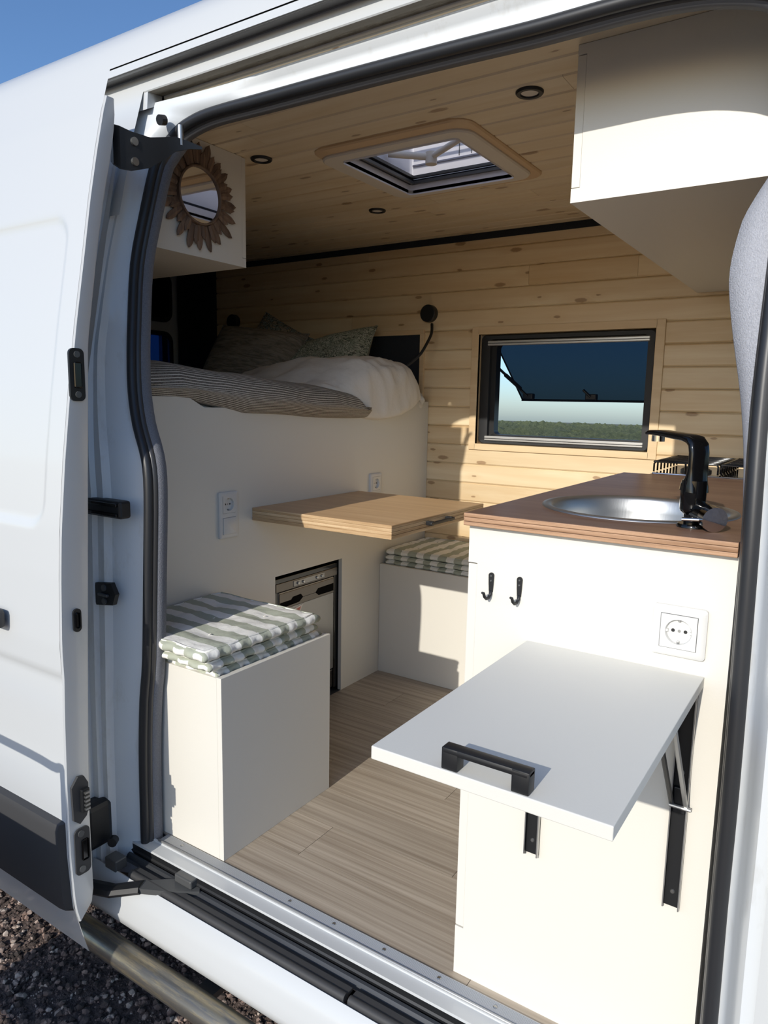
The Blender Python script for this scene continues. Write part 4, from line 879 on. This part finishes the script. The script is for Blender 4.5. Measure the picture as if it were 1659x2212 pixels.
# hooks
def hook(label, x):
    o = thing('coat_hook', label, 'hook', (x, 0, .835), 'black hooks on the kitchen cabinet')
    z1 = .853; q = MB(); q.prism([(x + a, z1 - .005 + b) for a, b in [(.0055 * math.cos(t), .0055 * math.sin(t)) for t in np.linspace(0, math.pi, 9)]] + [(x - .0048, z1 - .022), (x - .0038, z1 - .036), (x + .0038, z1 - .036), (x + .0048, z1 - .022)], 'y', -.0025, -.0002); q.build('back_plate', BLACK, o)
    MB().tube([(x, -.0022, z1 - .033), (x, -.0035, z1 - .041), (x - .0015, -.008, z1 - .047), (x - .003, -.014, z1 - .0475), (x - .0045, -.0185, z1 - .043), (x - .0055, -.021, z1 - .036), (x - .007, -.0245, z1 - .0345)], [.0032, .0032, .003, .003, .003, .0028, .0022], 10).build('hook_arm', BLACK, o, True)
    for dz in (.006, .015): MB().lathe([(0, -.0042), (.0016, -.004), (.0022, -.0026)], (x, 0, z1 - dz), 'y', 12).build('screw', DARKM, o)
hook('left black iron hook on the white cabinet side', .043); hook('right black iron hook on the white cabinet side, nearer the socket', .099)
# fold-out shelf with its two brackets
fs = thing('folding_table', 'white fold out shelf board on black brackets in the doorway', 'table', (.27, -.25, .72))
HX0_, HX1_, HY_, HZ_ = .1183, .4189, -.5017, .7381
MB().box(HX0_, HX1_, HY_, -.001, HZ_ - .0175, HZ_, .0012).build('tabletop', LAMTOP, fs)
q = MB()
for x0, x1 in ((.2165, .2375), (.3045, .3255)): q.box(x0, x1, -.4998, -.4822, HZ_, HZ_ + .0268, .0012)
q.box(.2165, .3255, -.5, -.482, HZ_ + .0185, HZ_ + .0275, .003); q.build('handle', BLACK, fs, True, sharp=40)
BRK = plain('bracket edge steel', '#b9b9b7', .35, .8)
for x0, zt in ((.1365, .72), (.386, .72)):
    br = MB(); x1 = x0 + .0265; br.box(x0, x1, -.003, -.0005, .328, zt - .001); br = br.build('bracket', BLACK, fs)
    for xa in (x0, x1 - .0016):
        q = MB(); q.prism([(-.012, .328), (-.0035, .323), (-.0005, .328), (-.0005, zt - .002), (-.012, zt - .002)], 'x', xa, xa + .0016); q.build('flange', BRK if xa > x0 + .01 else BLACK, br)
        MB().box(xa - .0002, xa + .0018, -.0128, -.012, .328, zt - .003).build('bright_edge', BRK, br)
    MB().box(x0 + .003, x1 - .003, -.010, -.003, .50, .545, .002).build('hinge_block', BLACK, br)
    for xa in (x0 + .001, x1 - .003):
        MB().tube([(xa + .001, -.012, .515), (xa + .001, -.17, .713)], .0042, 6, flat=.5).build('strut', BLACK if xa < x0 + .01 else BRK, br)
    q = MB().box(x0 + .002, x1 - .002, -.26, -.006, .7135, .7200); q.build('support_arm', BLACK, br)
    for z in (.355, .57): MB().lathe([(0, -.005), (.003, -.0048), (.0042, -.003)], ((x0 + x1) / 2, 0, z), 'y', 12).build('screw', SCREW, br)
    MB().cyl((x0 - .001, -.014, .514), (x1 + .006, -.014, .514), .0035, 10).build('pivot_pin', BRK, br)
# sockets: built facing -Y
def rr3(x0, x1, z0, z1, y0, y1, r, bev): 
    q = MB(); O = rrect(x0, x1, z0, z1, r); I = rrect(x0 + bev, x1 - bev, z0 + bev, z1 - bev, max(r - bev * .5, .001)); q.strip([[(x, y1, z) for x, z in O], [(x, y0 + bev * .5, z) for x, z in O], [(x, y0, z) for x, z in I]], True); n = len(O); q.f.append(tuple(range(len(q.v) - n, len(q.v)))); return q
def socket_insert(o, cz_, half=.0275, y=-.0105):
    q = MB(); N = 48; r = .0205; sq = []
    for i in range(N):
        a = 2 * math.pi * i / N; c, s_ = math.cos(a), math.sin(a); t = half / max(abs(c), abs(s_)); sq.append((t * c, t * s_))
    ci = [(r * math.cos(2 * math.pi * i / N), r * math.sin(2 * math.pi * i / N)) for i in range(N)]
    q.strip([[(x, -.004, z + cz_) for x, z in sq], [(x, y, z + cz_) for x, z in sq], [(x, y, z + cz_) for x, z in ci], [(x * .95, y + .0015, z + cz_) for x, z in ci], [(x * .93, -.0022, z + cz_) for x, z in ci]], True); q.f.append(tuple(range(len(q.v) - N, len(q.v))))
    ins = q.build('socket_insert', PLASTIC, o, True, sharp=30)
    for x in (-.0095, .0095): MB().cyl((x, -.0022, cz_), (x, -.0027, cz_), .0029, 14).build('pin_hole', BLACK, ins)
    MB().cyl((0, -.0022, cz_), (0, -.0030, cz_), .0024, 14).build('centre_screw', SCREW, ins)
    for s_ in (1, -1): MB().box(-.002, .002, -.007, -.0006, cz_ + s_ * .0178 - .0018, cz_ + s_ * .0178 + .0018, .0005).build('earth_clip', SCREW, ins)
    for s_ in (1, -1): MB().box(s_ * .018 - .0016, s_ * .018 + .0016, -.008, -.0005, cz_ - .002, cz_ + .002).build('guide_rib', PLASTIC, ins)
def socket(label, loc, rz, size, second=False):
    o = thing('wall_socket', label, 'socket', loc, 'white wall sockets', True, (0, 0, rz)); h = size / 2; x = .0745 if second else h
    cz_ = .0345 if second else 0
    q = MB(); O = rrect(-h, h, -x, x, .006); I0 = rrect(-h + .004, h - .004, -x + .004, x - .004, .004); zi = x - .013 if second else .0285; I = rrect(-.0285, .0285, -zi, zi, .001)
    q.strip([[(a, 0, b) for a, b in O], [(a, -.007, b) for a, b in O], [(a, -.0095, b) for a, b in I0], [(a, -.0095, b) for a, b in I], [(a, -.002, b) for a, b in I]], True)
    if second: q.box(-.0285, .0285, -.0095, -.002, cz_ - .0420, cz_ - .0284)
    q.build('frame', PLASTIC, o, True, sharp=40)
    socket_insert(o, cz_)
    if second:
        q = rr3(-.0275, .0275, -zi + .0006, cz_ - .0426, -.012, -.004, .002, .001); q.build('rocker_switch', PLASTIC, o, True, sharp=40)
    gp = MB()
    for a, b, c, d in ((-.0285, .0285, -.0285, -.0275), (-.0285, .0285, .0275, .0285), (-.0285, -.0275, -.0275, .0275), (.0275, .0285, -.0275, .0275)): gp.box(a, b, -.0088, -.0075, cz_ + c, cz_ + d)
    gp.build('shadow_gap', DARKM, o)
socket('white wall socket on the kitchen cabinet above the fold out shelf', (.376, 0, .806), 0, .083)
socket('white wall socket with light switch below it on the bed cabinet', (BX, .4235, .7965), math.pi / 2, .083, True)
socket('small white wall socket on the bed cabinet behind the table board', (BX, 1.261, .8285), math.pi / 2, .083)

# ------------------------------------------------------------------ overhead cabinets
oh = thing('overhead_cabinet', 'large white overhead cabinet at the right above the worktop', 'cabinet', (.6, .9, 1.575))
OX, OY, OZ = .038, .32, 1.577
q = MB(); q.prism([(OX, OZ), (1.29, OZ), (1.29, 1.879), (OX + .0, 1.879), (OX, 1.86), (OX + .0185, 1.86), (OX + .0185, OZ + .028), (OX, OZ + .028)], 'y', OY, OY + .016); q.build('side_panel', LAM, oh)
MB().box(OX, OX + .0178, OY + .0008, .98, OZ + .0295, 1.8585, .0008).build('door', LAM, oh); MB().box(OX, OX + .0178, .983, 1.68, OZ + .0295, 1.8585, .0008).build('door', LAM, oh)
MB().box(OX, 1.29, OY + .0165, 1.686, OZ, OZ + .016).build('bottom_panel', LAM, oh); MB().box(OX + .001, OX + .0178, OY + .0165, 1.686, OZ + .0165, OZ + .0275).build('front_rail', LAM, oh)
mc = thing('mirror_cabinet', 'white wall cabinet over the bed with the round mirror on its end', 'cabinet', (-1.5, .3, 1.56))
MX = -1.038
MB().box(MX - .016, MX, .12, .462, 1.562, 1.879).build('end_panel', LAM, mc); MB().box(MX - .0163, MX, .4622, .478, 1.562, 1.588).build('front_rail', LAM, mc)
MB().box(-2.4, MX - .0005, .4628, .479, 1.5895, 1.878, .001).build('door', LAM, mc); MB().box(-2.4, MX - .0165, .12, .478, 1.562, 1.578).build('bottom_panel', LAM, mc); MB().box(-2.42, -2.4, .12, .478, 1.562, 1.879).build('end_panel', LAM, mc)
# sunflower mirror
mr = thing('round_mirror', 'small round mirror in a dark wooden sunburst petal frame', 'mirror', (MX, .2865, 1.7265), None, True)
MB().lathe([(0, .011), (.0735, .011)], (0, 0, 0), 'x', 48).build('mirror_glass', GLASSM, mr)
MB().lathe([(.0735, .008), (.0735, .016), (.0755, .0175), (.079, .016), (.08, .006)], (0, 0, 0), 'x', 48).build('rim', PETALW, mr, True, sharp=40)
MB().lathe([(0, .001), (.09, .001), (.09, .006), (0, .006)], (0, 0, 0), 'x', 32).build('backing', PETALW, mr)
def petal_mesh(L, W_):
    q = MB(); P_ = [(.079, W_ * .36), (.085, W_ * .42), (.115, W_ * .5), (L - .018, W_ * .46), (L - .008, W_ * .3), (L, 0)]
    rows = []
    for d, h in P_: rows.append([(.0, -h, d), (.003, -h, d), (.0055, 0, d), (.003, h, d), (.0, h, d)])
    q.strip(rows, True); return q
r5 = random.Random(4); base_l, base_s = None, None
for layer, (n_, L, W_, xo) in enumerate(((20, .146, .0225, .0065), (20, .126, .0195, .0125))):
    pr = None
    for i in range(n_):
        if pr is None: pr = petal_mesh(L, W_).build('petal', PETALW, mr); ob = pr
        else: ob = pr.copy(); COL.objects.link(ob); ob.parent = mr
        ob.rotation_euler = (2 * math.pi * (i + .5 * layer) / n_ + r5.uniform(-.05, .05), 0, 0); ob.rotation_euler.y = 0
        ob.location = (xo * .5 + r5.uniform(0, .002), 0, 0); sc_ = r5.uniform(.93, 1.06); ob.scale = (1, r5.uniform(.9, 1.08), sc_)
# spotlights
LENS = plain('frosted lens', '#d8cfc2', .5)
def spot(label, x, y):
    o = thing('ceiling_spotlight', label, 'spotlight', (x, y, CZ), 'black ringed spotlights in the pine ceiling')
    MB().lathe([(.02, 0), (.02, -.003), (.022, -.006), (.030, -.006), (.0325, -.003), (.0325, 0)], (x, y, CZ), 'z', 36).build('bezel', BLACK, o, True, sharp=40); MB().lathe([(0, -.0025), (.0205, -.0025)], (x, y, CZ), 'z', 28).build('lens', LENS, o)
spot('black ringed spotlight in the ceiling nearest the large overhead cabinet', -.131, .4775); spot('black ringed spotlight beside the mirror cabinet, half hidden behind it', -1.0, .508); spot('black ringed spotlight in the ceiling between roof hatch and far wall', -1.024, 1.167)

# camp chair left of the frame: its shadow falls on the open door and the gravel
GX, GY = -1.12, -1.0; g0 = gz(GY)
ch_ = thing('camp_chair', 'folding camp chair on the gravel beside the van, casting its shadow on the open door', 'chair', (GX, GY, g0))
CANVAS = plain('dark canvas', '#3b3f44', .9, bump=(300, .3, .001)); w2 = .27
MB().box(GX - w2, GX + w2, GY - .24, GY + .20, g0 + .42, g0 + .428, .002).build('seat', CANVAS, ch_)
q = MB(); q.strip([[(x, GY + .21, g0 + .46), (x, GY + .25, g0 + .65), (x, GY + .29, g0 + .86), (x, GY + .296, g0 + .86), (x, GY + .256, g0 + .65), (x, GY + .216, g0 + .46)] for x in (GX - w2, GX + w2)], True); q.build('backrest', CANVAS, ch_)
for s_ in (-1, 1):
    x = GX + s_ * w2
    MB().tube(spline([(x, GY + .12, g0 + .0), (x, GY + .18, g0 + .40), (x, GY + .25, g0 + .66), (x, GY + .32, g0 + 1.0), (x - s_ * .05, GY + .325, g0 + 1.03), (GX, GY + .325, g0 + 1.035)], 5), .011, 10).build('back_frame', DARKM, ch_, True)
    MB().tube([(x, GY + .22, g0 + .012), (x, GY - .24, g0 + .44), (x, GY - .25, g0 + .62)], .011, 10).build('leg', DARKM, ch_, True)
    MB().tube([(x, GY - .26, g0 + .012), (x, GY + .18, g0 + .43)], .011, 10).build('leg', DARKM, ch_, True)
    MB().box(x - .025, x + .025, GY - .27, GY + .26, g0 + .62, g0 + .64, .006).build('armrest', BLACK, ch_)
